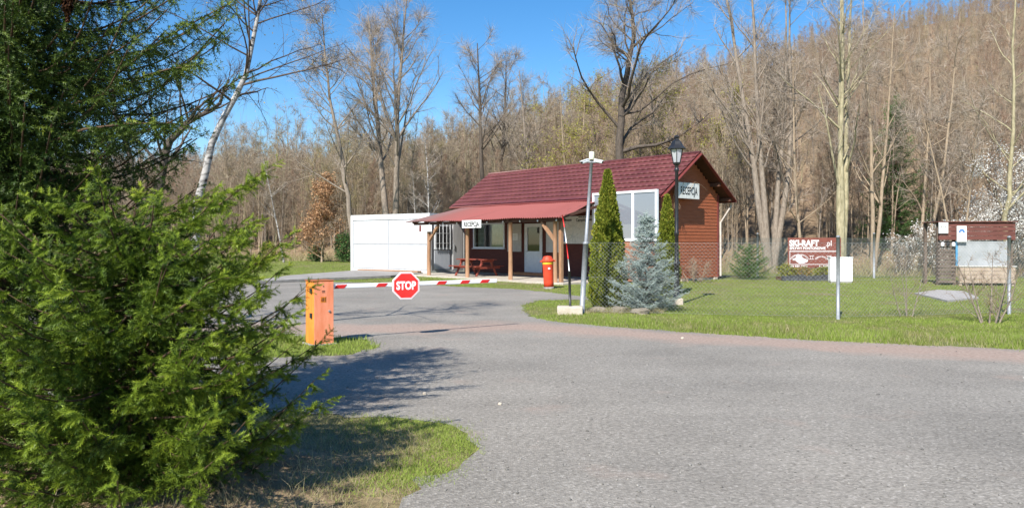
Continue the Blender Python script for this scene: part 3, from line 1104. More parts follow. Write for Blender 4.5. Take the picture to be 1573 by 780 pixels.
for s_, tl in ((-1, R(18)), (1, R(14))):
    Mc = Matrix.Translation((.222 + s_ * .13, -.04, 3.39)) @ Matrix.Rotation(-s_ * R(-58), 4, 'Z') @ Matrix.Rotation(tl, 4, 'X')
    b_ = MB().tube([Mc @ Vector((0, .08, 0)), Mc @ Vector((0, -.12, 0))], .036, 12)
    b_.box((-.042, -.145, .028), (.042, .08, .042), Mc)
    b_ = b_.build('camera', M_WHITE, cp)
    MB().tube([Mc @ Vector((0, -.1205, 0)), Mc @ Vector((0, -.126, 0))], .030, 12).build('lens', M_BLACK, b_)

sp = thing('striped_pole', 'thin red and white pole on a black post in a stone block', 'pole', (1.29, 16.45, .17), 0)
MB().tube([(0, 0, -.05), (-.02, 0, .78)], .030, 10).build('black_post', M_BLACK, sp, smooth=True)
pp = [(-.02, 0, .76), (-.045, 0, 1.05), (-.085, 0, 1.4), (-.13, 0, 1.75), (-.175, 0, 2.02)]
for k in range(4):
    MB().tube([pp[k], pp[k + 1]], [.012, .011], 8).build('pole_segment', [M_BOOM, M_RED, M_BOOM, M_RED][k], sp, smooth=True)


def stone_mesh(name, sx, sy, sz, seed, bev=.03):
    bm = bmesh.new()
    bmesh.ops.create_icosphere(bm, subdivisions=2, radius=1)
    rr = random.Random(seed)
    ph = [rr.uniform(0, 6) for _ in range(6)]
    for v in bm.verts:
        c = v.co
        k = max(abs(c.x), abs(c.y), abs(c.z))
        c = c * (0.72 / k * .5 + .5)
        n_ = 1 + .13 * math.sin(3 * c.x + ph[0]) * math.sin(4 * c.y + ph[1]) + .1 * math.sin(5 * c.z + ph[2] + 2 * c.x)
        v.co = Vector((c.x * sx * n_, c.y * sy * n_, c.z * sz * n_))
    me = bpy.data.meshes.new(name)
    bm.to_mesh(me)
    bm.free()
    return me


M_STONE = mat('weathered_stone', (.17, .145, .11), (.30, .26, .205), 7, .95, .6, 25)
sb = MB().box((-.29, -.2, -.03), (.27, .2, .175), None, .025).build('stone_block', M_PALE_STONE, None, (1.29, 16.42, 0), (0, 0, R(-4)))
tag(sb, 'pale stone block at the foot of the striped pole', 'stone block')
for k, (x, y, sx, sz, lb) in enumerate(((1.95, 16.95, .24, .12, 'low stone against the foot of the camera pole'), (2.42, 16.85, .28, .15, 'broad pale stone before the thuja and blue spruce'), (2.85, 16.45, .24, .16, 'rounded stone just under the blue spruce branches'))):
    o = obj('stone', stone_mesh('stone', sx, .2, sz * .8, k), M_STONE, None, (x, y, .03), (0, 0, k))
    tag(o, lb, 'stone')

lp = thing('street_lamp', 'black cast-iron lantern lamp post by the gable end', 'lamp post', at(1044, 468, 18.8) * Vector((1, 1, 0)) if False else (4.17, 18.8, 0), 0)
MB().box((-.14, -.14, -.03), (.14, .14, .17), None, .02).build('footing', M_PALE_STONE, lp)
MB().lathe([(.10, .17), (.10, .22), (.075, .26), (.07, 1.0), (.085, 1.02), (.085, 1.06), (.055, 1.12), (.047, 1.75), (.06, 1.77), (.06, 1.84), (.047, 1.87), (.043, 3.36), (.06, 3.38), (.06, 3.45), (.04, 3.47)], 14).build('column', M_BLACK, lp, smooth=True)
MB().lathe([(.04, 3.47), (.05, 3.52), (.09, 3.56), (.10, 3.60)], 6).build('lantern_base', M_BLACK, lp)
fr = MB()
for k in range(6):
    a_ = k * math.pi / 3 + .3
    fr.bar((.098 * math.cos(a_), .098 * math.sin(a_), 3.60), (.165 * math.cos(a_), .165 * math.sin(a_), 3.92), .018, .018)
fr.build('lantern_frame', M_BLACK, lp)
M_LANT = glass_mat('lantern_glass', (.9, .92, .95), .35, .55, (.62, .64, .68))
for k in range(6):
    a0, a1 = k * math.pi / 3 + .3, (k + 1) * math.pi / 3 + .3
    vs = [(.094 * math.cos(a0), .094 * math.sin(a0), 3.60), (.094 * math.cos(a1), .094 * math.sin(a1), 3.60), (.158 * math.cos(a1), .158 * math.sin(a1), 3.92), (.158 * math.cos(a0), .158 * math.sin(a0), 3.92)]
    vs += [(x * .96, y * .96, z_) for x, y, z_ in vs]
    MB().add(vs, [(0, 1, 2, 3), (7, 6, 5, 4), (0, 4, 5, 1), (1, 5, 6, 2), (2, 6, 7, 3), (3, 7, 4, 0)]).build('pane', M_LANT, lp)
MB().lathe([(.17, 3.92), (.235, 3.935), (.235, 3.955), (.19, 4.0), (.15, 4.05), (.12, 4.13), (.06, 4.17), (.05, 4.20), (.07, 4.22), (.075, 4.25), (.02, 4.29)], 6).build('lantern_roof', M_BLACK, lp)

# ------------------------------------------------------------------ chain-link fences
M_WIRE = mat('fence_wire', (.24, .25, .24), (.34, .35, .34), 8, .6, metal=.2)
M_WIRE_G = mat('dull_green_wire', (.13, .16, .14), (.2, .23, .2), 8, .6)


def chain_mesh(pts, zb, zt, pitch, r_, seed):
    nb = NB()
    rr = np.random.default_rng(seed)
    seg = [np.array(p, float) for p in pts]
    L = [0]
    for p, q_ in zip(seg, seg[1:]):
        L.append(L[-1] + np.linalg.norm(q_ - p))
    tot = L[-1]
    P2 = np.array(seg)

    def pos(u, z_):
        return np.stack([np.interp(u, L, P2[:, 0]), np.interp(u, L, P2[:, 1]), z_], -1)
    Hm = zt - zb
    ang = rr.uniform(0, 1)
    for sgn in (-1, 1):
        u0 = np.arange(-Hm, tot + Hm, pitch)
        for u in u0:
            za = np.linspace(zb, zt, 6)
            uu = u + sgn * (za - zb)
            ok = (uu >= 0) & (uu <= tot)
            if ok.sum() < 2:
                continue
            Pp = pos(uu[ok], za[ok])
            Pp[:, 1] += .006 * sgn + .02 * np.sin(uu[ok] * 1.7)
            nb.tube(Pp, np.full(len(Pp), r_), 3)
    for z_ in (zb + .02, zb + (zt - zb) * .5, zt):
        uu = np.linspace(0, tot, 30)
        Pp = pos(uu, np.full(30, z_) - .012 * np.abs(np.sin(uu * .7)))
        nb.tube(Pp, np.full(30, r_ * 1.25), 3)
    return nb.mesh('mesh')


def fence(name, label, line, posts, zb, zt, pitch, r_, pr, hp, m_wire, seed):
    f = thing(name, label, 'fence', (0, 0, 0))
    me = MB().tube([(0, 0, -.05), (0, 0, hp)], pr, 12).lathe([(pr + .006, hp - .02), (pr + .006, hp + .01), (.01, hp + .03)], 12).mesh('post', True)
    for p in posts:
        obj('post', me, M_STEEL, f, (p[0], p[1], 0))
    w = obj('mesh', chain_mesh(line, zb, zt, pitch, r_, seed), m_wire, f)
    tag(w, kind='stuff')
    return f


fence('chain_link_fence', 'chain-link fence with steel posts along the road edge of the lawn', [(1.66, 16.58), (6.72, 15.3), (10.95, 16.35), (15.5, 17.4)], [(6.72, 15.3), (10.95, 16.35), (15.5, 17.4)], .04, 1.58, .085, .0017, .036, 1.70, M_WIRE, 1)
fence('rear_fence', 'tall chain-link fence along the foot of the wooded hill', [(8.95, 32.4), (10.7, 32.5), (15.75, 32.3), (20.8, 32.2), (26, 32.1)], [(10.75, 32.5), (15.75, 32.3), (20.8, 32.2), (26, 32.1)], .05, 1.75, .075, .0032, .05, 1.95, M_WIRE_G, 2)

# ------------------------------------------------------------------ raft billboard, white box, planter
M_BILL = mat('billboard_brown', (.17, .055, .04), (.22, .075, .055), 3, .5)
M_BILLW = mat('billboard_white', (.72, .70, .69), (.78, .77, .75), 3, .5)
bb = thing('raft_billboard', 'brown billboard lettered SKI-RAFT.pl standing behind the lawn', 'billboard', (12.70, 31.2, 0), R(-2))
W2, B0, B1 = 1.10, .50, 1.76
MB().box((-W2, -.03, B0), (W2, 0, B1), None, .004).build('panel', M_BILL, bb)
for x in (-.9, .9):
    MB().box((x - .04, .002, -.03), (x + .04, .08, B1 - .08)).build('post', M_BEAM, bb)
yb = -.032
text('SKI-RAFT', .335, M_BILLW, bb, (-1.04, yb, B1 - .24), (R(90), 0, 0), .90, .017, 'LEFT')
text('.pl', .335, M_BILLW, bb, (.46, yb, B1 - .24), (R(90), 0, 0), .84, .002, 'LEFT')
text('SPŁYWY PONTONOWE', .15, M_BILLW, bb, (-1.03, yb, B1 - .445), (R(90), 0, 0), .93, .006, 'LEFT')
fr = MB()
fr.box((-1.03, yb - .001, B0 + .135), (1.03, yb + .0015, B0 + .155)).box((-1.03, yb - .001, B1 - .56), (1.03, yb + .0015, B1 - .54)).box((-1.03, yb - .001, B0 + .155), (-1.01, yb + .0015, B1 - .56)).box((1.01, yb - .001, B0 + .155), (1.03, yb + .0015, B1 - .56)).box((-1.03, yb - .001, B1 - .60), (1.03, yb + .0015, B1 - .588))
fr.build('print_frame', M_BILLW, bb)
br = NB()


def arc(cx, cz, r0, n=12, w=.016):
    P = [(cx + r0 * math.cos(t), yb, cz + r0 * .62 * math.sin(t)) for t in np.linspace(.1, math.pi - .1, n)]
    br.tube(P, np.full(n, w * .6), 4)


for cx, r0 in ((-.62, .38), (-.62, .33), (.28, .25), (.28, .20), (.92, .17), (.92, .13)):
    arc(cx, B0 + .33, r0)
for cx in (-.12, .60):
    for dz in (.36, .50):
        br.tube([(cx - .1, yb, B0 + dz), (cx + .1, yb, B0 + dz)], [.011, .011], 4)
    br.tube([(cx - .05, yb, B0 + .36), (cx - .05, yb, B0 + .50)], [.01, .01], 4)
    br.tube([(cx + .05, yb, B0 + .36), (cx + .05, yb, B0 + .50)], [.01, .01], 4)
obj('bridge_drawing', br.mesh('bridge_drawing'), M_BILLW, bb)
raft = [(-.92, .33), (-.86, .40), (-.78, .41), (-.76, .52), (-.66, .56), (-.55, .52), (-.48, .42), (-.26, .32), (-.30, .24), (-.45, .19), (-.62, .18), (-.72, .24), (-.80, .32)]
MB().prism(raft[::-1], .003, Matrix(((1, 0, 0, 0), (0, 0, -1, yb + .0015), (0, 1, 0, B0), (0, 0, 0, 1)))).build('raft_drawing', M_BILLW, bb)
marks(bb, -1.02, -.3, B0 + .07, .09, yb + .001, M_BILLW, 63)
marks(bb, .2, .95, B0 + .07, .09, yb + .001, M_BILLW, 64)

wbx = thing('utility_box', 'white utility box on the lawn in front of the raft billboard', 'utility box', (12.78, 28.9, 0), R(-3))
MB().box((-.42, -.14, .06), (.42, .14, .97), None, .015).build('housing', M_WHITE, wbx)
MB().box((-.40, -.12, -.02), (.40, .12, .058)).build('plinth', M_CONC, wbx)
MB().box((-.44, -.16, .972), (.44, .16, 1.0), None, .008).build('cap', M_WHITE, wbx)
MB().box((-.39, -.147, .12), (.39, -.1405, .93), None, .003).build('door', M_WHITE, wbx)

pl = thing('flower_bed', 'low plant bed edged with black blocks under the billboard', 'flower bed', (12.3, 30.4, 0), 0)
for k in range(8):
    MB().box((-1.28 + k * .325, -.18, -.02), (-1.28 + k * .325 + .315, .0, .20 + .02 * (k % 3)), None, .02).build('edging_block', mat('black_block' if not k else 'black_block_b', (.03, .033, .037), (.07, .075, .08), 6, .8), pl)
MB().box((-1.25, .001, -.02), (1.3, .7, .15)).build('soil', mat('bark_mulch', (.10, .06, .04), (.18, .11, .07), 14, .95, .5, 30), pl)

# ------------------------------------------------------------------ kiosk on the right
M_KIOSK = mat('kiosk_boards', (.10, .038, .03), (.17, .062, .05), 3, .75, .2, 20, stretch=(1, 6, 6))
M_KSLAT = mat('kiosk_slats', (.10, .075, .06), (.17, .135, .11), 4, .8, .2, 20)
M_KLOW = mat('kiosk_pale_boards', (.34, .26, .20), (.45, .36, .28), 4, .8, .2, 20)
ki = thing('info_kiosk', 'dark plank kiosk with pale sheet panel beside the blossom bushes', 'kiosk', (15.68, 27.3, 0), R(-6))
KX0, KX1 = -.02, 2.62
for k in range(4):
    MB().box((KX0 + .36 - (.36 if k == 0 else .33), -.08, 1.66 + k * .16), (KX1, .0, 1.66 + k * .16 + .148), None, .008).build('roof_board', M_KIOSK, ki)
MB().box((KX0 - .05, -.15, 2.305), (KX1 + .05, 1.2, 2.34), None, .006).build('roof', M_KIOSK, ki)
for k in range(11):
    MB().box((KX0, .0 if k % 2 else .02, .08 + k * .142), (KX0 + .60, .06, .08 + k * .142 + .11), None, .006).build('slat', M_KSLAT, ki)
for x, y in ((KX0, .08), (KX0 + .56, .08), (KX1 - .12, .06), (KX0, 1.1), (KX1 - .12, 1.1)):
    MB().box((x, y, -.03), (x + .10, y + .10, 2.30)).build('post', M_KSLAT, ki)
MB().box((.67, -.02, .72), (2.46, .03, 1.62), None, .006).build('sheet_panel', mat('pale_sheet', (.27, .285, .29), (.36, .37, .38), 2, .4), ki)
MB().box((.60, -.02, .72), (.665, .03, 1.62)).build('blue_edge', mat('blue_edge', (.05, .22, .42), (.1, .32, .5), 4, .5), ki)
for k in range(4):
    MB().box((.60, -.30, .10 + k * .145), (2.50, -.26, .10 + k * .145 + .135), None, .006).build('counter_board', M_KLOW, ki)
MB().box((.57, -.33, .685), (2.55, .0, .719), None, .006).build('counter_top', mat('counter_top', (.5, .48, .44), (.58, .56, .52), 4, .6), ki)
for x in (.62, 2.4):
    MB().box((x, -.255, -.02), (x + .08, -.18, .684)).build('counter_leg', M_KLOW, ki)
MB().box((KX0 - .04, -.02, 1.40), (KX0 + .62, .005, 1.42)).build('shelf', M_KSLAT, ki)
for k in range(3):
    MB().lathe([(.05, 0), (.06, .02), (.06, .12), (.03, .15)], 8, Matrix.Translation((KX0 + .14 + k * .19, -.06, 1.43))).build('hook_lamp', M_BLACK if k % 2 else M_WHITE, ki)
s = sign_board('kiosk_sign', 'small square white sign on the end of the kiosk roof', 'sign', (15.78, 27.16, 2.10), R(-6), .33, .40, M_BOARD_W, .015)
marks(s, -.09, .09, .05, .05, -.0155, M_INK, 65)
s = sign_board('arrow_sign', 'taller white sign with blue marks hanging over the kiosk panel', 'sign', (16.40, 27.08, 1.88), R(-6), .34, .58, M_BOARD_W, .015)
mk = MB()
mk.prism([(-.10, .10), (.10, .10), (.05, .17), (-.05, .17)], .003, Matrix(((1, 0, 0, 0), (0, 0, -1, -.0155), (0, 1, 0, 0), (0, 0, 0, 1))))
for x in (-.07, .07):
    mk.prism([(x + .035 * math.cos(t), .07 + .035 * math.sin(t)) for t in np.linspace(0, 2 * math.pi, 9)[:-1]], .003, Matrix(((1, 0, 0, 0), (0, 0, -1, -.0155), (0, 1, 0, 0), (0, 0, 0, 1))))
mk.build('blue_mark', mat('mark_blue', (.03, .12, .35), (.06, .2, .45), 4, .5), s)
sl = MB()
sp_ = [at(1405, 452, 22.5), at(1440, 447, 24.0), at(1480, 449, 23.4), at(1503, 459, 20.7), at(1455, 464, 19.6)]
sl.prism([(p.x, p.y) for p in sp_], .05)
tag(sl.build('concrete_pad', mat('pad_concrete', (.3, .28, .26), (.40, .38, .36), 4, .9, .3, 30)), 'grey concrete pad let into the lawn before the kiosk', 'concrete pad')

# ------------------------------------------------------------------ bare trees
M_BARK = mat('grey_bark', (.17, .135, .105), (.30, .25, .20), 5, .9, .5, 18, stretch=(3, 3, .8))
M_BARK_D = mat('dark_bark', (.065, .052, .042), (.13, .105, .085), 5, .9, .5, 18, stretch=(3, 3, .8))
M_BARK_M = mat('mossy_bark', (.21, .185, .105), (.42, .37, .24), 4, .9, .5, 18, stretch=(2, 2, .6))
M_BARK_T = mat('tan_bark', (.22, .165, .11), (.37, .29, .205), 5, .9, .4, 18, stretch=(3, 3, .8))
M_BIRCH = mat('birch_bark', (.055, .046, .04), (.40, .38, .36), 5, .8, .4, 20, stretch=(1, 1, 2.4), lo=.38, hi=.54)
M_TWIG = leaf_mat('bare_twigs', [(.11, .075, .052), (.225, .158, .108), (.35, .265, .185)], .0, .9)
M_TWIG_G = leaf_mat('grey_twigs', [(.16, .125, .10), (.29, .24, .195), (.42, .36, .30)], .0, .9)
M_TWIG_D = leaf_mat('dark_twigs', [(.05, .036, .03), (.10, .075, .06), (.15, .115, .09)], .0, .9)
M_CATKIN = leaf_mat('catkins', [(.22, .15, .05), (.33, .25, .09), (.42, .36, .12)], .25)
M_BUDS = leaf_mat('fresh_buds', [(.22, .22, .03), (.33, .32, .05), (.44, .40, .10)], .3)
M_BEECH = leaf_mat('dry_beech_leaves', [(.28, .145, .07), (.42, .24, .125), (.55, .35, .2)], .3)
M_BLOSSOM = leaf_mat('white_blossom', [(.62, .60, .54), (.76, .75, .71), (.84, .84, .82)], .3)


def scatter_tris(rng, P, size, nb, tint=(0, 1), squash=None):
    """small free leaves: one bent pair of triangles at each point"""
    n = len(P)
    u = unit(rng.normal(size=(n, 3)))
    w = unit(np.cross(u, rng.normal(size=(n, 3))))
    s = size * rng.uniform(.6, 1.3, n)[:, None]
    nrm = np.cross(u, w)
    V = np.stack([P - u * s * .5, P + w * s * .32 + nrm * s * .1, P + u * s * .5, P - w * s * .32 + nrm * s * .1], 1).reshape(-1, 3)
    k = np.arange(n) * 4
    T = np.concatenate([np.stack([k, k + 1, k + 2], 1), np.stack([k, k + 2, k + 3], 1)])
    t = np.repeat(rng.uniform(tint[0], tint[1], n), 4)
    nb.add(V, T, t)


def twig_tris(rng, P, D, L, W, nb, tint, bend=(0, 0, 0.2)):
    """two-piece tapering twigs"""
    n = len(P)
    D = unit(D)
    side = unit(np.cross(D, rng.normal(size=(n, 3))))
    D2 = unit(D + np.array(bend) * rng.uniform(.3, 1.5, n)[:, None] + rng.normal(0, .22, (n, 3)))
    L, W = L[:, None], W[:, None]
    M1 = P + D * L * .5
    E = M1 + D2 * L * .5
    V = np.stack([P + side * W * .5, P - side * W * .5, M1 - side * W * .35, M1 + side * W * .35, E], 1).reshape(-1, 3)
    k = np.arange(n) * 5
    T = np.concatenate([np.stack([k, k + 1, k + 2], 1), np.stack([k, k + 2, k + 3], 1), np.stack([k + 3, k + 2, k + 4], 1)])
    nb.add(V, T, np.repeat(tint, 5))
    return M1, E, D2


def limb(rng, p, d, L, n, wob, up, curve=None):
    P = [np.array(p, float)]
    d = np.array(d, float)
    d /= np.linalg.norm(d)
    for i in range(n):
        d = d + rng.normal(0, wob, 3) + np.array([0, 0, up])
        d /= np.linalg.norm(d)
        P.append(P[-1] + d * L / n)
    return np.array(P)


def along(P, f):
    t = f * (len(P) - 1)
    i = np.minimum(t.astype(int), len(P) - 2)
    fr_ = (t - i)[:, None]
    return P[i] * (1 - fr_) + P[i + 1] * fr_, unit(P[i + 1] - P[i])


def bare_tree(rng, H, r, stems=((0, 0),), n1=20, l1=.35, a1=(.6, 1.1), start=.3, n2=6, twigs=14, twl=.09, tww=.012, wob=.06, up1=.06, sides=(8, 5, 3), droop=0.0, path=None, seg=9, dark_limbs=False, wood=None, crown=None, leaves=None):
    """stems > limbs > branches > twigs; wood and crown are collectors; returns the twig ends"""
    ends = []
    for sx_, sy_ in stems:
        k = rng.uniform(.85, 1.0)
        if path is not None:
            P = np.array(path, float)
            Pd = np.linspace(0, 1, 14)
            tt = np.linspace(0, 1, len(P))
            P = np.stack([np.interp(Pd, tt, P[:, c]) for c in range(3)], 1)
            P[1:-1, :2] += rng.normal(0, r * .25, (12, 2))
            hh = np.linalg.norm(np.diff(P, axis=0), axis=1).sum()
        else:
            P = limb(rng, (sx_ * .25, sy_ * .25, -.15), (sx_, sy_, 1), H * k, seg, wob * .5, .05)
            hh = H * k
        m = len(P)
        rad = r * k * (np.linspace(1, .12, m) ** .9)
        rad[0] *= 1.25
        wood.tube(P, rad, sides[0], .5)
        f1 = np.sort(rng.uniform(start, .98, n1))
        p1, d1 = along(P, f1)
        for j in range(n1):
            az = rng.uniform(0, 2 * math.pi)
            an = rng.uniform(*a1)
            o_ = np.array([math.cos(az), math.sin(az), 0.0])
            d = d1[j] * math.cos(an) + o_ * math.sin(an)
            L1 = hh * l1 * (1.1 - .75 * (f1[j] - start) / (1 - start)) * rng.uniform(.6, 1.2)
            ri = np.interp(f1[j], np.linspace(0, 1, m), rad) * rng.uniform(.35, .6)
            ri = max(ri, tww * .8)
            B = limb(rng, p1[j], d, L1, 6, wob * 1.6, up1)
            (crown if dark_limbs else wood).tube(B, ri * np.linspace(1, .25, 7), sides[1], .5)
            f2 = rng.uniform(.2, 1.0, n2)
            p2, d2 = along(B, f2)
            for q_ in range(n2):
                dd = unit(d2[q_] + unit(rng.normal(size=3)) * .85)
                L2 = L1 * .42 * (1.15 - .6 * f2[q_]) * rng.uniform(.6, 1.2)
                C = limb(rng, p2[q_], dd, L2, 4, wob * 2, up1 * .8 - droop * .5)
                crown.tube(C, max(ri * .35, tww * .7) * np.linspace(1, .3, 5), sides[2], rng.uniform(.2, .6))
                f3 = rng.uniform(.1, 1.0, twigs)
                p3, d3 = along(C, f3)
                D3 = unit(d3 + unit(rng.normal(size=(twigs, 3))) * 1.0 - np.array([0, 0, droop]))
                M1, E, D4 = twig_tris(rng, p3, D3, H * twl * rng.uniform(.4, 1.2, twigs), np.full(twigs, tww), crown, rng.uniform(.2, 1, twigs), (0, 0, .15 - droop * 1.5))
                ends.append(M1)
                ends.append(E)
    return np.concatenate(ends)


def tree_thing(name, label, cat, loc, bark, twig, seed, group=None, leaf=None, leaf_m=None, leaf_n=0, leaf_s=.05, leaf_name='leaves', rz=None, **kw):
    rng = np.random.default_rng(seed)
    w, c = NB(), NB()
    ends = bare_tree(rng, wood=w, crown=c, **kw)
    o = thing(name, label, cat, loc, 0 if rz is None else rz, group)
    obj('trunk', w.mesh('trunk', True), bark, o)
    cr = obj('crown', c.mesh('crown'), twig, o)
    if leaf_n:
        l_ = NB()
        P = ends[rng.integers(0, len(ends), leaf_n)] + rng.normal(0, leaf_s * 1.2, (leaf_n, 3))
        scatter_tris(rng, P, leaf_s, l_)
        tag(obj(leaf_name, l_.mesh(leaf_name), leaf_m, cr), kind='stuff')
    return o


def base(px, Y):
    x = (px - 786.5) / F * Y
    return (x, Y, hz(x, Y) - .05)


G_T = 'bare trees at the edge of the wood'
tree_thing('bare_tree', 'tall bare tree with spreading grey crown rising behind the white cabin', 'tree', base(604, 57), M_BARK, M_TWIG_G, 21, G_T, H=21, r=.30, stems=((.02, 0), (-.16, .05)), n1=26, l1=.30, start=.35, n2=9, twigs=28, twl=.06, tww=.011, a1=(.4, .9))
tree_thing('bare_tree', 'slender leaning bare tree hung with yellow catkins beside the tan-leaved beech', 'tree', base(548, 53), M_BARK, M_TWIG_G, 22, G_T, leaf_m=M_CATKIN, leaf_n=900, leaf_s=.10, leaf_name='catkins', H=18, r=.24, path=[(0, 0, 0), (-.5, 0, 4), (-1.2, 0, 8), (-2.0, 0, 13), (-2.5, 0, 18)], n1=28, l1=.26, start=.3, n2=8, twigs=26, twl=.06, tww=.011)
tree_thing('bare_tree', 'dark forked bare tree on the skyline just above the hut roof end', 'tree', base(752, 62), M_BARK_D, M_TWIG_G, 23, G_T, H=18, r=.26, stems=((-.12, 0), (.14, 0)), n1=20, l1=.28, start=.42, n2=8, twigs=26, twl=.06, tww=.011)
tree_thing('bare_tree', 'narrow bare tree on the skyline between the forked tree and the big oak', 'tree', base(812, 60), M_BARK, M_TWIG_G, 24, G_T, H=16, r=.2, n1=24, l1=.26, start=.3, n2=6, twigs=16, twl=.06, tww=.011, a1=(.4, .8))
tree_thing('oak_tree', 'big dark oak with wide crooked limbs above the hut ridge', 'tree', base(950, 48), M_BARK_D, M_TWIG_G, 29, G_T, leaf_m=M_BUDS, leaf_n=700, leaf_s=.08, leaf_name='buds', H=19.5, r=.42, path=[(0, 0, 0), (.2, 0, 4), (.1, 0, 8), (.6, 0, 12), (1.0, 0, 15), (.4, 0, 19.5)], n1=24, l1=.36, start=.33, n2=10, twigs=32, twl=.065, tww=.011, wob=.14, a1=(.8, 1.35), up1=.05)
tree_thing('bare_tree', 'many-stemmed bare tree standing just past the gable end', 'tree', base(1184, 38.5), M_BARK, M_TWIG_G, 26, G_T, H=18, r=.20, stems=((-.02, 0), (-.16, .05), (.12, 0), (.2, .1)), n1=14, l1=.24, start=.28, n2=6, twigs=16, twl=.055, tww=.011, a1=(.35, .8))
tree_thing('bare_tree', 'moss-stained bare tree with twin trunks behind the raft billboard', 'tree', base(1292, 35.2), M_BARK_M, M_TWIG_G, 27, G_T, H=18, r=.17, stems=((-.05, 0), (.05, 0), (.12, .1)), n1=15, l1=.24, start=.25, n2=6, twigs=15, twl=.055, tww=.010, a1=(.35, .9))
tree_thing('bare_tree', 'pale slim bare tree between the twin-trunked tree and the green fir', 'tree', base(1340, 36.2), M_BARK_T, M_TWIG_G, 28, G_T, H=15, r=.12, stems=((.0, 0), (.10, .02)), n1=15, l1=.25, start=.25, n2=5, twigs=14, twl=.055, tww=.010, a1=(.4, .9))
tree_thing('bare_tree', 'slim bare sapling bending left of the twin-trunked mossy tree', 'tree', base(1236, 37.5), M_BARK_T, M_TWIG_G, 31, G_T, H=12, r=.10, stems=((-.12, 0),), n1=18, l1=.3, start=.2, n2=5, twigs=14, twl=.06, tww=.013)
tree_thing('bare_tree', 'thin mossy bare tree rising among white blossom behind the kiosk', 'tree', base(1540, 33.6), M_BARK_M, M_TWIG_G, 32, G_T, H=15.5, r=.15, path=[(0, 0, 0), (.2, 0, 3), (.45, 0, 6), (.5, 0, 10), (.7, 0, 15.5)], n1=22, l1=.24, start=.2, n2=5, twigs=14, twl=.055, tww=.010)
tree_thing('bare_tree', 'spindly forked sapling left of the kiosk and its blossom', 'tree', base(1470, 34), M_BARK_T, M_TWIG_G, 33, G_T, H=9.5, r=.075, stems=((-.1, 0), (.14, 0)), n1=14, l1=.28, start=.2, n2=5, twigs=12, twl=.07, tww=.012)
tree_thing('bare_tree', 'pale bare tree low-branched in front of the hill between hut and kiosk', 'tree', base(1412, 36.5), M_BARK_T, M_TWIG_G, 34, G_T, H=14, r=.11, stems=((.12, 0), (.25, 0)), n1=15, l1=.26, start=.25, n2=5, twigs=14, twl=.055, tww=.010)
tree_thing('young_birch', 'thin white birch rising straight behind the white cabin roof', 'tree', base(660, 50), M_BIRCH, M_TWIG_G, 35, H=10.5, r=.085, stems=((-.07, 0),), n1=16, l1=.2, start=.3, n2=4, twigs=10, twl=.06, tww=.011)
tree_thing('young_birch', 'shorter white birch stem left of the straight one above the cabin', 'tree', base(641, 50.5), M_BIRCH, M_TWIG_G, 36, H=7.5, r=.06, stems=((-.06, 0),), n1=12, l1=.2, start=.4, n2=4, twigs=10, twl=.06, tww=.010)
tree_thing('young_birch', 'slanting thin white birch stem left of the tan-leaved beech', 'tree', base(438, 57), M_BIRCH, M_TWIG_G, 37, H=9, r=.075, stems=((-.18, 0),), n1=14, l1=.22, start=.4, n2=4, twigs=10, twl=.06, tww=.011)
for k, (px_, Y_, H_, lb) in enumerate(((880, 56, 12.5, 'yellow-green budding tree above the middle of the hut roof'), (1025, 52, 11.5, 'yellow-green budding tree behind the lantern top'), (930, 60, 12, 'yellow-green budding tree behind the big oak trunk'), (1120, 50, 10, 'faintly budding tree just right of the gable peak'))):
    tree_thing('budding_tree', lb, 'tree', base(px_, Y_), M_BARK_T, M_TWIG, 40 + k, 'trees coming into leaf', leaf_m=M_BUDS, leaf_n=5000, leaf_s=.11, leaf_name='buds', H=H_, r=.13, stems=((-.08, 0), (.1, .05)), n1=18, l1=.3, start=.2, n2=6, twigs=14, twl=.06, tww=.016)
tree_thing('beech_tree', 'small beech still holding dry tan leaves at the lawn edge', 'tree', base(494, 58), M_BARK_T, M_TWIG, 50, leaf_m=M_BEECH, leaf_n=6500, leaf_s=.15, H=6.6, r=.09, stems=((.05, 0),), n1=34, l1=.34, start=.08, n2=7, twigs=9, twl=.07, tww=.012, a1=(.8, 1.3))
for k, (px_, Y_, H_, n_, lb) in enumerate(((1566, 34.0, 6.0, 15000, 'tall white blossom bush at the edge of the photo behind the kiosk'), (1500, 34.6, 3.2, 6000, 'white blossom bush showing over the kiosk roof'), (1440, 35.0, 2.6, 2400, 'white blossom bush left of the kiosk'), (1388, 35.6, 2.2, 1300, 'low thin blossom bush behind the rear fence'))):
    tree_thing('blossom_bush', lb, 'bush', base(px_, Y_), M_BARK_D, M_TWIG, 60 + k, 'blackthorn in blossom', leaf_m=M_BLOSSOM, leaf_n=n_, leaf_s=.072, leaf_name='blossom', H=H_, r=.05, stems=((0, 0), (.3, .1), (-.3, 0), (.15, -.2), (-.15, .2)), n1=14, l1=.36, start=.1, n2=6, twigs=8, twl=.10, tww=.008)

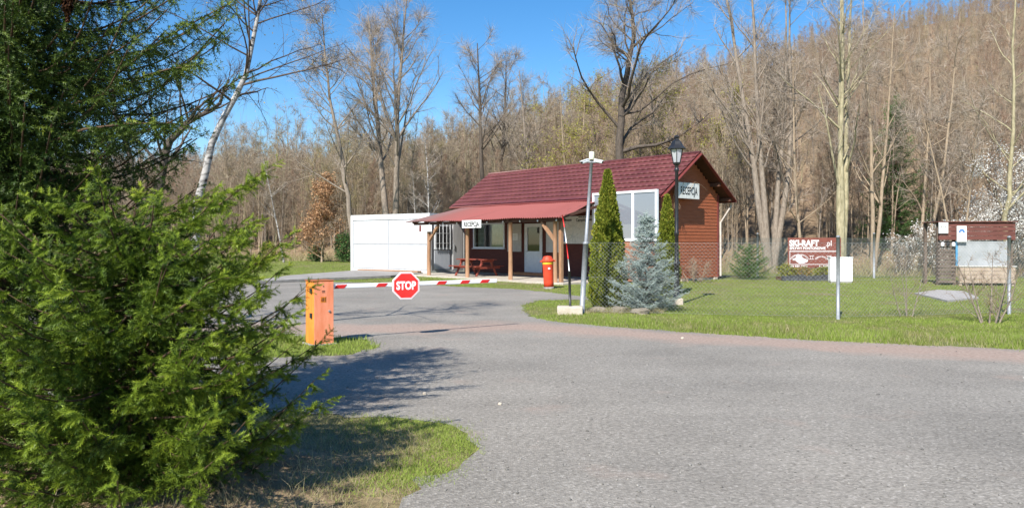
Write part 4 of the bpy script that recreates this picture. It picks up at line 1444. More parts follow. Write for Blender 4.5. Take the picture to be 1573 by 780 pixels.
# young trees left of the drive, close behind the big spruces
bx = 12.2
bp_ = lambda px_, py_: tuple(at(px_, py_, bx) - Vector(at(296, 371, bx)) + Vector((0, 0, 1.6)))
tree_thing('birch_tree', 'white-barked birch leaning behind the spruces at the drive', 'tree', (at(296, 371, bx).x, bx, -.02), M_BIRCH, M_TWIG_D, 71, leaf_m=M_CATKIN, leaf_n=520, leaf_s=.035, leaf_name='catkins',
           H=7.5, r=.082, dark_limbs=True, path=[(0, 0, -.05), bp_(298, 330), bp_(318, 250), bp_(340, 185), bp_(372, 130), bp_(388, 75), bp_(400, 0), bp_(412, -80), bp_(425, -190)], n1=34, l1=.27, start=.42, n2=6, twigs=9, twl=.055, tww=.005, droop=.32, a1=(.7, 1.25), up1=.02, sides=(12, 5, 3))
bx2 = 12.8
bq = lambda px_, py_: tuple(at(px_, py_, bx2) - Vector(at(232, 371, bx2)) + Vector((0, 0, 1.6)))
dk = tree_thing('dark_young_tree', 'dark crooked young tree left of the white-barked birch', 'tree', (at(232, 371, bx2).x, bx2, -.02), M_BARK_D, M_TWIG_D, 72,
                H=4.8, r=.10, path=[(0, 0, -.05), bq(236, 350), bq(248, 245), bq(268, 205), bq(300, 180), bq(335, 160), bq(352, 120)], n1=16, l1=.3, start=.3, n2=5, twigs=8, twl=.06, tww=.005, droop=.1, sides=(10, 5, 3))
tree_thing('dark_young_tree', 'dark slanting stem between the tall spruce and the crooked young tree', 'tree', (at(238, 371, 13.3).x, 13.3, -.02), M_BARK_D, M_TWIG_D, 73,
           H=4.6, r=.09, path=[(0, 0, -.05), (-.1, 0, 1.6), (-.42, 0, 2.9), (-.75, 0, 4.2), (-.85, 0, 5.2)], n1=14, l1=.28, start=.4, n2=5, twigs=8, twl=.06, tww=.005, droop=.1, sides=(10, 5, 3))

# bare bushes by the near fence
tree_thing('bare_bush', 'twiggy bare bush at the road verge in front of the kiosk', 'bush', (9.35, 14.55, -.03), M_BARK, M_TWIG, 81, leaf_m=M_BUDS, leaf_n=220, leaf_s=.02, leaf_name='buds', H=1.7, r=.022, stems=((0, 0), (.4, .1), (-.35, 0), (.15, -.2), (-.15, .2), (.55, .1)), n1=10, l1=.36, start=.15, n2=4, twigs=5, twl=.08, tww=.004)
tree_thing('bare_bush', 'wispy thin bare shrub behind the fence between post and kiosk', 'bush', (8.45, 15.9, -.03), M_BARK, M_TWIG, 82, H=1.75, r=.014, stems=((0, 0), (.3, 0), (-.3, 0), (.1, .2)), n1=8, l1=.34, start=.2, n2=3, twigs=5, twl=.09, tww=.0035)
tree_thing('dry_brush', 'dry tangled brush heaped against the foot of the gable wall', 'brush', tuple(in_hut(.6, 1.5, -.02)), M_BARK_T, M_TWIG, 83, H=1.15, r=.02, stems=((0, 0), (.6, .4), (-.5, .6), (.4, -.6), (-.3, -.7), (.1, 1.0)), n1=9, l1=.5, start=.1, n2=4, twigs=6, twl=.16, tww=.007)

# ------------------------------------------------------------------ the wood on the hillside (one mass)


M_WOODS = [leaf_mat('wood_twigs', c, .0, .9) for c in (
    [(.13, .092, .06), (.25, .182, .122), (.38, .295, .205)], [(.15, .12, .085), (.28, .228, .165), (.41, .345, .26)],
    [(.14, .085, .06), (.25, .162, .115), (.36, .25, .18)], [(.13, .11, .05), (.25, .21, .10), (.39, .33, .18)])]


def proto(name, seed, bark, **kw):
    rng = np.random.default_rng(seed)
    w, c = NB(), NB()
    bare_tree(rng, wood=w, crown=c, **kw)
    V = np.concatenate(w.V + c.V)
    nW = sum(len(v) for v in w.V)
    T = np.concatenate([np.concatenate(w.T), np.concatenate(c.T) + nW])
    me = mesh_np(name, V, T, np.concatenate(w.t + c.t))
    nTw = sum(len(t) for t in w.T)
    me.materials.append(bark)
    me.materials.append(M_WOODS[seed % 4])
    me.polygons.foreach_set('material_index', np.concatenate([np.zeros(nTw, np.int32), np.ones(len(T) - nTw, np.int32)]))
    return bpy.data.objects.new(name, me)


protos = [proto('wood_tree', 100 + k, [M_BARK, M_BARK_T, M_BARK_T, M_BARK, M_BARK_M, M_BARK_T][k], H=12, r=[.085, .07, .06, .08, .07, .055][k], stems=[((0, 0),), ((.05, 0), (-.08, 0)), ((0, 0),), ((.06, 0),), ((0, .05), (.1, 0)), ((-.04, 0),)][k],
                n1=[20, 12, 18, 22, 12, 16][k], l1=[.28, .24, .2, .3, .24, .2][k], start=[.3, .25, .3, .2, .25, .25][k], n2=5, twigs=9, twl=.065, tww=.0135, sides=(5, 3, 3), a1=(.3, .8), seg=6) for k in range(6)]
protos += [proto('thicket', 120 + k, M_BARK_T, H=4.5, r=.028, stems=((0, 0), (.15, .1), (-.2, .05), (.1, -.15), (-.1, -.1), (.3, 0), (-.3, .1)), n1=7, l1=.28, start=.15, n2=3, twigs=7, twl=.10, tww=.013, sides=(3, 3, 3), a1=(.3, .9), seg=5) for k in range(3)]


def instancer(name, pts, pick, rot, scl, protos, label):
    me = bpy.data.meshes.new(name)
    me.vertices.add(len(pts))
    me.vertices.foreach_set('co', np.asarray(pts, np.float32).ravel())
    for nm, tp, v in (('pick', 'INT', pick.astype(np.int32)), ('rotz', 'FLOAT', rot.astype(np.float32)), ('size', 'FLOAT', scl.astype(np.float32))):
        me.attributes.new(nm, tp, 'POINT').data.foreach_set('value', v)
    me.update()
    o = obj(name, me)
    ng = bpy.data.node_groups.new(name, 'GeometryNodeTree')
    ng.interface.new_socket('Geometry', in_out='INPUT', socket_type='NodeSocketGeometry')
    ng.interface.new_socket('Geometry', in_out='OUTPUT', socket_type='NodeSocketGeometry')
    N = ng.nodes
    gi, go = N.new('NodeGroupInput'), N.new('NodeGroupOutput')
    iop = N.new('GeometryNodeInstanceOnPoints')
    iop.inputs['Pick Instance'].default_value = True
    jn = N.new('GeometryNodeJoinGeometry')
    for p in protos:
        oi = N.new('GeometryNodeObjectInfo')
        oi.inputs['Object'].default_value = p
        oi.inputs['As Instance'].default_value = True
        ng.links.new(oi.outputs['Geometry'], jn.inputs[0])

    def attr(nm, tp):
        n = N.new('GeometryNodeInputNamedAttribute')
        n.data_type = tp
        n.inputs['Name'].default_value = nm
        return n.outputs['Attribute']
    cx = N.new('ShaderNodeCombineXYZ')
    ng.links.new(attr('rotz', 'FLOAT'), cx.inputs['Z'])
    ng.links.new(gi.outputs[0], iop.inputs['Points'])
    ng.links.new(jn.outputs[0], iop.inputs['Instance'])
    ng.links.new(attr('pick', 'INT'), iop.inputs['Instance Index'])
    ng.links.new(cx.outputs[0], iop.inputs['Rotation'])
    ng.links.new(attr('size', 'FLOAT'), iop.inputs['Scale'])
    ng.links.new(iop.outputs[0], go.inputs[0])
    md = o.modifiers.new('scatter', 'NODES')
    md.node_group = ng
    tag(o, label, kind='stuff')
    return o


rng = np.random.default_rng(5)
n = 10500
px_ = rng.uniform(-350, 1900, n)
Yd = 34 + 196 * rng.uniform(0, 1, n) ** .8
X = (px_ - 786.5) / F * Yd
d = Yd - tree_line(X)
ok = (d > 2.5) & (d < 165) & ~((Yd < 50) & (X < 12)) & ~((np.abs(px_ - 1376) < 55) & (Yd < 45))
X, Yd, d = X[ok], Yd[ok], d[ok]
ok = rng.uniform(0, 1, len(X)) < np.clip(.12 + d / 130, 0, .8)
X, Yd, d = X[ok], Yd[ok], d[ok]
pts = np.stack([X, Yd, height(X, Yd) - .1], 1)
scl = rng.uniform(.72, 1.18, len(X)) * np.interp(d, [0, 30, 70, 120, 165], [.36, .36, .42, .50, .54]) * np.interp(X / Yd, [-.4, -.1, .12, .3], [1.25, 1.25, 1.1, 1.0])
pick = rng.integers(0, 6, len(X))
# the front of the wood: thickets of thin stems
n2 = 3600
px2 = rng.uniform(-100, 1750, n2)
Y2 = 34 + 150 * rng.uniform(0, 1, n2) ** .9
X2 = (px2 - 786.5) / F * Y2
d2 = Y2 - tree_line(X2)
ok = (d2 > 1.5) & (d2 < 120) & ~((Y2 < 50) & (X2 < 10)) & ~((np.abs(px2 - 1376) < 45) & (Y2 < 44))
X2, Y2 = X2[ok], Y2[ok]
xe = rng.uniform(-45, 34, 420)
ye = tree_line(xe) + rng.uniform(2.5, 9, 420)
ok = ~((ye < 47) & (xe < 9)) & (np.abs(xe / ye) < .85)
X2, Y2 = np.concatenate([X2, xe[ok]]), np.concatenate([Y2, ye[ok]])
# taller slim trees standing out of the front of the wood, left of the oak
n3 = 330
Y3 = rng.uniform(62, 100, n3)
X3 = (rng.uniform(330, 900, n3) - 786.5) / F * Y3
ok3 = (Y3 - tree_line(X3) > 3)
X3, Y3 = X3[ok3], Y3[ok3]
pts = np.concatenate([pts, np.stack([X3, Y3, height(X3, Y3) - .1], 1)])
scl = np.concatenate([scl, rng.uniform(.7, 1.2, len(X3))])
pick = np.concatenate([pick, rng.integers(0, 6, len(X3))])
pts = np.concatenate([pts, np.stack([X2, Y2, height(X2, Y2) - .1], 1)])
scl = np.concatenate([scl, rng.uniform(.3, .8, len(X2))])
pick = np.concatenate([pick, rng.integers(6, 9, len(X2))])
instancer('hillside_forest', pts, pick, rng.uniform(0, 6.28, len(pts)), scl, protos, 'leafless brown wood covering the hillside')

# ------------------------------------------------------------------ conifers
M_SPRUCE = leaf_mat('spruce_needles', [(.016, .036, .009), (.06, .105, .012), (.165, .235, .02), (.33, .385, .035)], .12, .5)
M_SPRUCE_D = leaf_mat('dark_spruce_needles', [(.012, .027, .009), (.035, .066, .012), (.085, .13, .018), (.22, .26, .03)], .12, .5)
M_BLUE = leaf_mat('blue_spruce_needles', [(.18, .235, .215), (.31, .385, .355), (.43, .50, .46), (.55, .61, .56)], .25, .6)
M_GREEN = leaf_mat('green_conifer', [(.03, .07, .022), (.065, .135, .038), (.12, .21, .055)], .2, .6)
M_THUJA = leaf_mat('thuja_sprays', [(.06, .085, .012), (.13, .165, .018), (.22, .25, .028), (.34, .31, .05)], .25, .6)


M_SPRUCE_BARK = mat('spruce_bark', (.06, .036, .022), (.12, .075, .045), 9, .9, .3, 30)


def shoot_np(r_, n, L, ln, wd):
    """needles round one shoot of length L along +x"""
    t = (np.arange(n) + r_.uniform(0, 1, n)) / n
    ph = np.arange(n) * 2.39996 + r_.uniform(0, .5, n)
    tip = np.clip((t - .75) / .25, 0, 1)
    an = np.radians(63) * (1 - .42 * tip)
    rad = np.stack([np.zeros(n), np.cos(ph), np.sin(ph)], 1)
    D = rad * np.sin(an)[:, None] + np.array([1.0, 0, 0]) * np.cos(an)[:, None]
    P = np.stack([t * L, np.zeros(n), np.zeros(n)], 1)
    S = unit(np.cross(D, rad + np.array([1e-3, 0, 0]))) * wd
    l_ = ln * r_.uniform(.75, 1.15, n)[:, None]
    return np.stack([P + S * .5, P - S * .5, P + D * l_], 1).reshape(-1, 3)


def twig_template(seed, L, sl, dens, ln, wd, hang):
    """a flat side twig: needled axis with side shoots left and right; vertices, triangles, tint offset"""
    r_ = np.random.default_rng(seed)
    Vs, ts = [], []

    def put(V, o_, d, tint):
        x = d / np.linalg.norm(d)
        y = np.cross([0, 0, 1.0], x)
        y /= np.linalg.norm(y) + 1e-9
        z_ = np.cross(x, y)
        Vs.append(V @ np.stack([x, y, z_]) + o_)
        ts.append(np.full(len(V), tint))
    k = max(1, int(L / (sl * .55)))
    bend = lambda x: np.array([x, 0, -hang * .5 * x * x / L])
    for i in range(4):
        a_, b_ = bend(L * i / 4), bend(L * (i + 1) / 4)
        put(shoot_np(r_, max(4, int(dens * L / 4)), L / 4 * 1.1, ln, wd), a_, b_ - a_, .08 * i)
    for i in range(k):
        x = L * (i + .6) / (k + .6)
        s_ = 1 if i % 2 else -1
        for s2 in ((s_, -s_) if r_.uniform() < .75 else (s_,)):
            ls = sl * r_.uniform(.7, 1.2) * (1.1 - .35 * x / L)
            d = np.array([.62, s2 * .85, r_.normal(.0, .38) - hang * .45])
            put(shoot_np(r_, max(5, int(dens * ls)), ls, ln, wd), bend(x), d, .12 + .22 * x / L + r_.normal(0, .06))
    V = np.concatenate(Vs)
    return V, np.arange(len(V)).reshape(-1, 3), np.concatenate(ts)


def place_twigs(nb, tmpl, P, D, scl, tint, rng, roll=.55):
    Vt, Tt, tt = tmpl
    n = len(P)
    X_ = unit(D)
    ref = np.tile(np.array([0.0, 0, 1.0]), (n, 1)) + rng.normal(0, roll, (n, 3))
    Yv = unit(np.cross(ref, X_))
    Zv = np.cross(X_, Yv)
    M = np.stack([X_, Yv, Zv], 1) * scl[:, None, None]
    V = np.einsum('vk,nkc->nvc', Vt, M) + P[:, None, :]
    T = (Tt[None] + (np.arange(n) * len(Vt))[:, None, None]).reshape(-1, 3)
    nb.add(V.reshape(-1, 3), T, np.clip(tint[:, None] + tt[None], 0, 1).ravel())


def spray(rng, acc, wood, B, side_l, gap, hang, tint0, thick=.006, sl=.09):
    """one conifer branch B (polyline): side twigs left and right and a leader"""
    seg_l = np.linalg.norm(np.diff(B, axis=0), axis=1).sum()
    k = max(3, int(seg_l / gap))
    f = np.clip(np.linspace(.14, .97, k) + rng.normal(0, .012, k), 0, .999)
    p, d = along(B, f)
    lat = unit(np.cross(d, np.array([0, 0, 1.0])))
    for s_ in (-1, 1):
        dd = unit(d * .62 + lat * s_ * .80 + np.stack([np.zeros(k), np.zeros(k), -hang * rng.uniform(.1, 1.5, k)], 1) + rng.normal(0, .14, (k, 3)))
        L = np.maximum(sl * 1.2, side_l * (1.06 - f) ** .7 * rng.uniform(.6, 1.15, k))
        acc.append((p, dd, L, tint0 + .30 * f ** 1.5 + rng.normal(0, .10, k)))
    # twigs riding on top of the branch
    m = max(2, k // 2)
    f2 = rng.uniform(.3, .98, m)
    p2, dd2 = along(B, f2)
    acc.append((p2, unit(dd2 + np.array([0, 0, .12]) + rng.normal(0, .35, (m, 3))), np.full(m, sl * 1.3), tint0 + .3 + rng.normal(0, .08, m)))
    de = unit(B[-1] - B[-2])
    acc.append((B[-1][None], de[None], np.array([sl * 1.8]), np.array([tint0 + .4])))
    wood.tube(B, np.linspace(thick * 3.2, thick, len(B)), 5)


def conifer(name, label, cat, loc, seed, H, prof, whorl, per, m, sl, side_l, gap, hang, dens, ln, wd, e0=(-.1, .15), curl=.25, tint0=.15, trunk_r=.06, thick=.006, zmin=.1, extra=(), bark=None, group=None, tip=True, thin_above=None):
    rng = np.random.default_rng(seed)
    nb, wood, acc = NB(), NB(), []
    wood.tube(np.array([(0, 0, -.1), (0, 0, H * .5), (0, 0, H * .97)]), np.array([trunk_r, trunk_r * .6, trunk_r * .08]), 8)
    z_ = zmin
    a0 = 0
    while z_ < H * .96:
        for k in range(per):
            az = a0 + 2 * math.pi * k / per + rng.normal(0, .18)
            zz = z_ + rng.normal(0, whorl * .25)
            L = prof(zz / H) * rng.uniform(.74, 1.14)
            if L < .05:
                continue
            hid = thin_above is not None and (zz > thin_above or math.sin(az) > .25)     # boughs out of the picture are built looser
            if hid and zz < thin_above and k % 2:
                continue
            e = rng.uniform(*e0) + .6 * max(0, zz / H - .6)
            t = np.linspace(0, 1, 8)
            r_ = L * t
            B = np.stack([math.cos(az) * r_, math.sin(az) * r_, zz + r_ * math.tan(e) - .10 * L * np.sin(t * math.pi) * (1 if hang > .2 else .4) + curl * L * t ** 3], 1)
            B = B + np.cumsum(rng.normal(0, .008, (8, 3)), 0)
            spray(rng, acc, wood, B, min(side_l, L * .5), gap * (1.3 if hid else 1), hang, tint0, thick, sl)
        a0 += .7
        z_ += whorl * (.66 if thin_above is not None and 1.7 < z_ < thin_above else 1)
    if tip:
        B = np.array([(0, 0, H * .84), (0, 0, H * .92), (0.01, 0, H)])
        spray(rng, acc, wood, B, sl, gap, -.5, tint0 + .2, thick * .6, sl)
    for B in extra:
        B = np.array(B, float)
        tt = np.linspace(0, 1, 9)
        B = np.stack([np.interp(tt, np.linspace(0, 1, len(B)), B[:, c]) for c in range(3)], 1)
        spray(rng, acc, wood, B, side_l * .7, gap * .62, hang * .5, tint0 + .12, thick, sl)
    P, D, L, Tn = (np.concatenate([a_[i] for a_ in acc]) for i in range(4))
    sizes = np.array([sl * 1.3, sl * 2.1, sl * 3.2, sl * 4.6])
    which = np.abs(L[:, None] - sizes[None]).argmin(1)
    var = rng.integers(0, 3, len(L))
    for i in range(4):
        for v in range(3):
            s_ = (which == i) & (var == v)
            if s_.any():
                place_twigs(nb, twig_template(seed * 10 + i * 3 + v, sizes[i], sl, dens, ln, wd, hang), P[s_], D[s_], np.clip(L[s_] / sizes[i], .7, 1.3), Tn[s_], rng)
    o = thing(name, label, cat, loc, 0, group)
    obj('trunk', wood.mesh('trunk'), bark or M_SPRUCE_BARK, o)
    obj('crown', nb.mesh('crown'), m, o)
    return o


# near spruce beside the drive: low and wide, tips reaching up to the right
NB0 = Vector((-2.34, 4.6, .1))


def rel(px_, py_, Y, o_=NB0):
    p = at(px_, py_, Y) - o_
    return (p.x, p.y, p.z)


near_extra = [[(0, 0, 1.0), rel(254, 370, 4.5), rel(324, 325, 4.5), rel(406, 262, 4.6)],
              [(0, 0, .8), rel(254, 440, 4.4), rel(324, 440, 4.5), rel(402, 400, 4.6)],
              [(0, 0, 1.1), rel(194, 370, 4.4), rel(254, 330, 4.5), rel(326, 300, 4.7)],
              [(0, 0, .7), rel(254, 480, 4.3), rel(334, 475, 4.4), rel(400, 455, 4.5)],
              [(0, 0, .6), rel(254, 540, 4.2), rel(334, 530, 4.2), rel(390, 505, 4.4)]]
near_extra += [[(0, 0, .5), rel(274, 600, 4.1), rel(344, 590, 4.2), rel(386, 560, 4.3)],
               [(0, 0, .9), rel(254, 410, 4.3), rel(314, 390, 4.4), rel(384, 345, 4.6)],
               [(0, 0, .9), rel(284, 470, 4.0), rel(324, 430, 4.1), rel(374, 425, 4.2)],
               [(0, 0, .4), rel(274, 640, 4.1), rel(324, 640, 4.2), rel(369, 620, 4.3)]]
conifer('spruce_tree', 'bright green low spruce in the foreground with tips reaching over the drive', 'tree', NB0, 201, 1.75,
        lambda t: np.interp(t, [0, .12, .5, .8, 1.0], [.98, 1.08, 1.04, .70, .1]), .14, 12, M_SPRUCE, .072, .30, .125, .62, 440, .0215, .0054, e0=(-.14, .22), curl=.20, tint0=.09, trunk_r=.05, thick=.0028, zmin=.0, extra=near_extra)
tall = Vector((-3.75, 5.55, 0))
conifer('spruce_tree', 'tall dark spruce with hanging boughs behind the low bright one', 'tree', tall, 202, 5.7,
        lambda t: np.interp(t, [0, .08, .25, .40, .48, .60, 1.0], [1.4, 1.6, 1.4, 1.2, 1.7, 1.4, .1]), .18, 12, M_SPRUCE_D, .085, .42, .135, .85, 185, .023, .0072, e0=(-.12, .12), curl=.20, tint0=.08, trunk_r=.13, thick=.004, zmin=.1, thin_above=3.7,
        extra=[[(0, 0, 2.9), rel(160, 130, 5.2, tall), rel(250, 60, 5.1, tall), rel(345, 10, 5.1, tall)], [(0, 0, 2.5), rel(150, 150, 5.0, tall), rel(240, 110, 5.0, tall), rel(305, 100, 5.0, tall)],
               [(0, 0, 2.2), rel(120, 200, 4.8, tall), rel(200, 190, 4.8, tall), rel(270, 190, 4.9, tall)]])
cone_o = thing('spruce_cone', 'brown spruce cone hanging at the top of the tall spruce', 'cone', (at(104, 4, 4.6)), 0)
nbc = NB()
rc_ = np.random.default_rng(6)
for k in range(120):
    f_ = k / 120
    r_ = .032 * math.sin(min(1, f_ * 1.15 + .12) * math.pi * .93) + .004
    a_ = k * 2.39996
    p = np.array([r_ * math.cos(a_) * .6, r_ * math.sin(a_) * .6, .07 - .17 * f_])
    q_ = np.array([r_ * math.cos(a_) * 1.1, r_ * math.sin(a_) * 1.1, .055 - .17 * f_ - .012])
    s_ = np.array([-math.sin(a_), math.cos(a_), 0]) * .010
    nbc.add(np.stack([p - s_, p + s_, q_ + s_ * .6, q_ - s_ * .6]), [[0, 1, 2], [0, 2, 3], [0, 2, 1], [0, 3, 2]], rc_.uniform(.2, .8))
obj('scales', nbc.mesh('scales'), leaf_mat('cone_scales', [(.12, .045, .02), (.22, .10, .05), (.30, .15, .08)], 0, .6), cone_o)
MB().tube([(0, 0, .3), (.005, 0, .15), (0, 0, -.09)], [.004, .006, .008], 6).build('stalk', M_BARK_D, cone_o)

conifer('blue_spruce', 'silvery blue spruce inside the fence by the lamp post', 'tree', (3.08, 17.05, 0), 203, 2.22,
        lambda t: np.interp(t, [0, .08, .25, .5, .75, 1.0], [.64, .80, .72, .46, .21, .05]), .12, 10, M_BLUE, .07, .20, .085, .04, 220, .021, .0085, e0=(.02, .26), curl=.12, tint0=.12, trunk_r=.03, thick=.004, zmin=.06)
conifer('small_fir', 'small bright green fir against the rear fence near the gable', 'tree', (10.05, 31.5, 0), 204, 1.35,
        lambda t: np.interp(t, [0, .15, .5, .8, 1.0], [.72, .85, .78, .5, .2]), .16, 8, M_GREEN, .11, .3, .12, .1, 70, .03, .012, tint0=.3, trunk_r=.03, thick=.005)
conifer('green_fir', 'dark green fir half hidden among bare trees on the right slope', 'tree', base(1376, 41), 205, 8.3,
        lambda t: np.interp(t, [0, .1, .5, 1.0], [1.7, 1.9, 1.3, .1]), .45, 7, M_GREEN, .26, .7, .26, .25, 24, .06, .03, tint0=.25, trunk_r=.12, thick=.01)


def thuja(label, loc, H, rad, seed, n):
    rng = np.random.default_rng(seed)
    nb, wood = NB(), NB()
    wood.tube(np.array([(0, 0, -.1), (0, 0, H * .9)]), np.array([.05, .01]), 6)
    t = rng.uniform(0, 1, n) ** 1.25
    az = rng.uniform(0, 2 * math.pi, n)
    pr = np.interp(t, [0, .04, .2, .5, .8, 1.0], [.62, .9, 1.0, .74, .40, .05])
    lump = 1 + .13 * np.sin(az * 3 + t * 19) * np.sin(t * 31 + az) + .10 * np.sin(az * 7 + t * 43)
    r_ = rad * pr * lump * (1 - .45 * rng.uniform(0, 1, n) ** 2.2)
    P = np.stack([r_ * np.cos(az), r_ * np.sin(az), t * H], 1)
    o_ = np.stack([np.cos(az), np.sin(az), np.zeros(n)], 1)
    D = unit(o_ * .55 + np.array([0, 0, 1.0]) + rng.normal(0, .35, (n, 3)))
    L = rng.uniform(.05, .105, n)[:, None]
    S = unit(np.cross(D, o_ + rng.normal(0, .8, (n, 3)))) * rng.uniform(.016, .03, n)[:, None]
    V = np.stack([P, P + D * L * .55 + S, P + D * L, P + D * L * .55 - S], 1).reshape(-1, 3)
    k = np.arange(n) * 4
    T = np.concatenate([np.stack([k, k + 1, k + 2], 1), np.stack([k, k + 2, k + 3], 1)])
    brown = (np.sin(az * 2 + 1) * np.sin(t * 14) > .82)
    ti = np.clip(.42 + .22 * lump - .22 + rng.normal(0, .2, n) + .25 * brown + .15 * t, 0, 1)
    nb.add(V, T, np.repeat(ti, 4))
    o = thing('thuja', label, 'thuja', loc, 0, 'clipped thujas by the fence')
    obj('trunk', wood.mesh('trunk'), M_BARK_D, o)
    obj('crown', nb.mesh('crown'), M_THUJA, o)


thuja('tall columnar thuja next to the camera pole', (2.36, 18.3, 0), 3.32, .44, 301, 26000)
thuja('narrow columnar thuja half hidden by the blue spruce and lamp post', (4.72, 22.6, 0), 2.98, .38, 302, 14000)


def shrub(name, label, loc, w, h, n, m, seed, size=.09):
    rng = np.random.default_rng(seed)
    nb, wood = NB(), NB()
    for k in range(7):
        wood.tube(limb(rng, (rng.normal(0, .05), rng.normal(0, .05), -.05), (rng.normal(0, .35), rng.normal(0, .35), 1), h * .9, 4, .12, .05), np.linspace(.02, .006, 5), 4)
    d = unit(rng.normal(size=(n, 3)))
    rr = rng.uniform(.3, 1, n) ** .5
    lump = 1 + .22 * np.sin(d[:, 0] * 5 + seed) * np.sin(d[:, 2] * 6 + 1) + .15 * np.sin(d[:, 1] * 9)
    P = d * (rr * lump)[:, None] * np.array([w / 2, w / 2, h / 2]) + np.array([0, 0, h / 2])
    P[:, 2] = np.maximum(P[:, 2], .02)
    scatter_tris(rng, P, size, nb)
    o = thing(name, label, 'shrub', loc, 0)
    obj('stems', wood.mesh('stems'), M_BARK_D, o)
    obj('foliage', nb.mesh('foliage'), m, o)


shrub('evergreen_shrub', 'upright dark evergreen shrub beside the left end of the white cabin', base(529, 58), 1.5, 2.35, 3500, M_GREEN, 1, .12)
shrub('evergreen_shrub', 'low round evergreen shrub at the foot of the tan-leaved beech', base(486, 60), 1.35, 1.35, 2000, M_GREEN, 2, .11)
shrub('yellowish_shrub', 'small yellowish conifer shrub left of the round evergreen', base(412, 62), 1.5, 1.7, 1800, M_THUJA, 3, .11)
M_HEATH = leaf_mat('heath', [(.10, .13, .02), (.24, .19, .05), (.34, .19, .08)], .2)
shrub('heath_plant', 'yellow-green heath plant at the start of the planted bed', (11.35, 30.75, .1), .8, .62, 900, M_THUJA, 4, .06)
shrub('heath_plant', 'rusty dry plant in the middle of the planted bed', (12.05, 30.8, .1), .9, .5, 900, M_HEATH, 5, .06)
shrub('heath_plant', 'fresh green plant next to the white utility box', (12.9, 30.8, .1), .9, .5, 900, M_THUJA, 6, .06)

# ------------------------------------------------------------------ grass and loose stones
M_GRASS = leaf_mat('grass', [(.44, .37, .24), (.29, .28, .095), (.185, .24, .042), (.255, .335, .058), (.32, .395, .085)], .35, .6)


def blades(name, label, P, hgt, wid, tint, lean, seed, simple=False):
    rng = np.random.default_rng(seed)
    n = len(P)
    a_ = rng.uniform(0, 2 * math.pi, n)
    S = np.stack([np.cos(a_), np.sin(a_), np.zeros(n)], 1) * wid[:, None]
    b_ = rng.uniform(0, 2 * math.pi, n)
    Ld = np.stack([np.cos(b_), np.sin(b_), np.zeros(n)], 1) * (hgt * lean * rng.uniform(.2, 1.4, n))[:, None]
    up = np.array([0, 0, 1.0]) * hgt[:, None]
    V = np.stack([P - S * .5, P + S * .5, P + S * .35 + Ld * .35 + up * .6, P - S * .35 + Ld * .35 + up * .6, P + Ld + up * rng.uniform(.7, 1.0, n)[:, None]], 1).reshape(-1, 3)
    k = np.arange(n) * 5
    T = np.concatenate([np.stack([k, k + 1, k + 2], 1), np.stack([k, k + 2, k + 3], 1), np.stack([k + 3, k + 2, k + 4], 1)])
    if simple:
        V = np.stack([P - S * .6, P + S * .6, P + Ld + up], 1).reshape(-1, 3)
        T = np.arange(3 * n).reshape(-1, 3)
    o = obj(name, mesh_np(name, V, T, np.repeat(np.clip(tint, 0, 1), 3 if simple else 5)), M_GRASS)
    tag(o, label, kind='stuff')
    return o


def vnoise(x, y, s, seed):
    r_ = np.random.default_rng(seed)
    v = np.zeros_like(x)
    for k in range(6):
        a_ = r_.uniform(0, 6.28)
        f = s * r_.uniform(.6, 1.8)
        v += np.sin((x * math.cos(a_) + y * math.sin(a_)) * f + r_.uniform(0, 6.28))
    return v / 3


def scatter_view(rng, n, p0, p1, y0, y1, power=1.0):
    """ground points spread over what the camera can see, thinner with distance"""
    Y = 1.0 / (1 / y1 + (1 / y0 - 1 / y1) * rng.uniform(0, 1, n) ** power)
    X = (rng.uniform(p0, p1, n) - 786.5) / F * Y
    return np.stack([X, Y], 1)


rng = np.random.default_rng(77)


def off_road(P, rng):
    """on the grass, with a few blades straying over the edge"""
    return ~(in_poly(P, ROAD) & (dist_poly(P, ROAD) > rng.exponential(.045, len(P))))


# lawn on the right
P = scatter_view(rng, 240000, 640, 1700, 10.0, 33, 1)
P = P[off_road(P, rng)]
hx = np.stack([(P[:, 0] - HUT.x) * math.cos(HRZ) + (P[:, 1] - HUT.y) * math.sin(HRZ), -(P[:, 0] - HUT.x) * math.sin(HRZ) + (P[:, 1] - HUT.y) * math.cos(HRZ)], 1)
inside = (hx[:, 0] > -12.3) & (hx[:, 0] < .06) & (hx[:, 1] > -3.8) & (hx[:, 1] < 4.3)
inside &= ~((hx[:, 0] > -1.45) & (hx[:, 1] < -.9))
pad = in_poly(P, [(p.x, p.y) for p in sp_])
P = P[~inside & ~pad]
de = dist_poly(P, ROAD)
bare_patch = vnoise(P[:, 0], P[:, 1], 1.4, 5) * .6 + vnoise(P[:, 0], P[:, 1], 4.0, 6) * .4
keep = rng.uniform(0, 1, len(P)) < np.clip(1.2 - 1.5 * np.clip(bare_patch - .0, 0, 1), .12, 1)
P, de, bare_patch = P[keep], de[keep], bare_patch[keep]
rough_v = np.exp(-((de - .8) / .8) ** 2) * (P[:, 1] < 17) * np.clip((P[:, 0] - .5) / 4, .35, 1)
hg = rng.uniform(.018, .042, len(P)) + rough_v * rng.uniform(.02, .11, len(P)) * (1 + .5 * vnoise(P[:, 0], P[:, 1], 3, 9))
hg = np.maximum(hg, .015)
tint = .70 + .12 * vnoise(P[:, 0], P[:, 1], 2.2, 7) - .62 * np.clip(bare_patch + .05, 0, 1) + rng.normal(0, .14, len(P))
dry = rng.uniform(0, 1, len(P)) < .09 + .14 * rough_v
tint[dry] = rng.uniform(0, .2, dry.sum())
P3 = np.column_stack([P, height(P[:, 0], P[:, 1])])
blades('grass', 'mown green lawn grass with a rough verge along the road', P3, hg, .004 + .0004 * P[:, 1], tint, .5, 1, True)
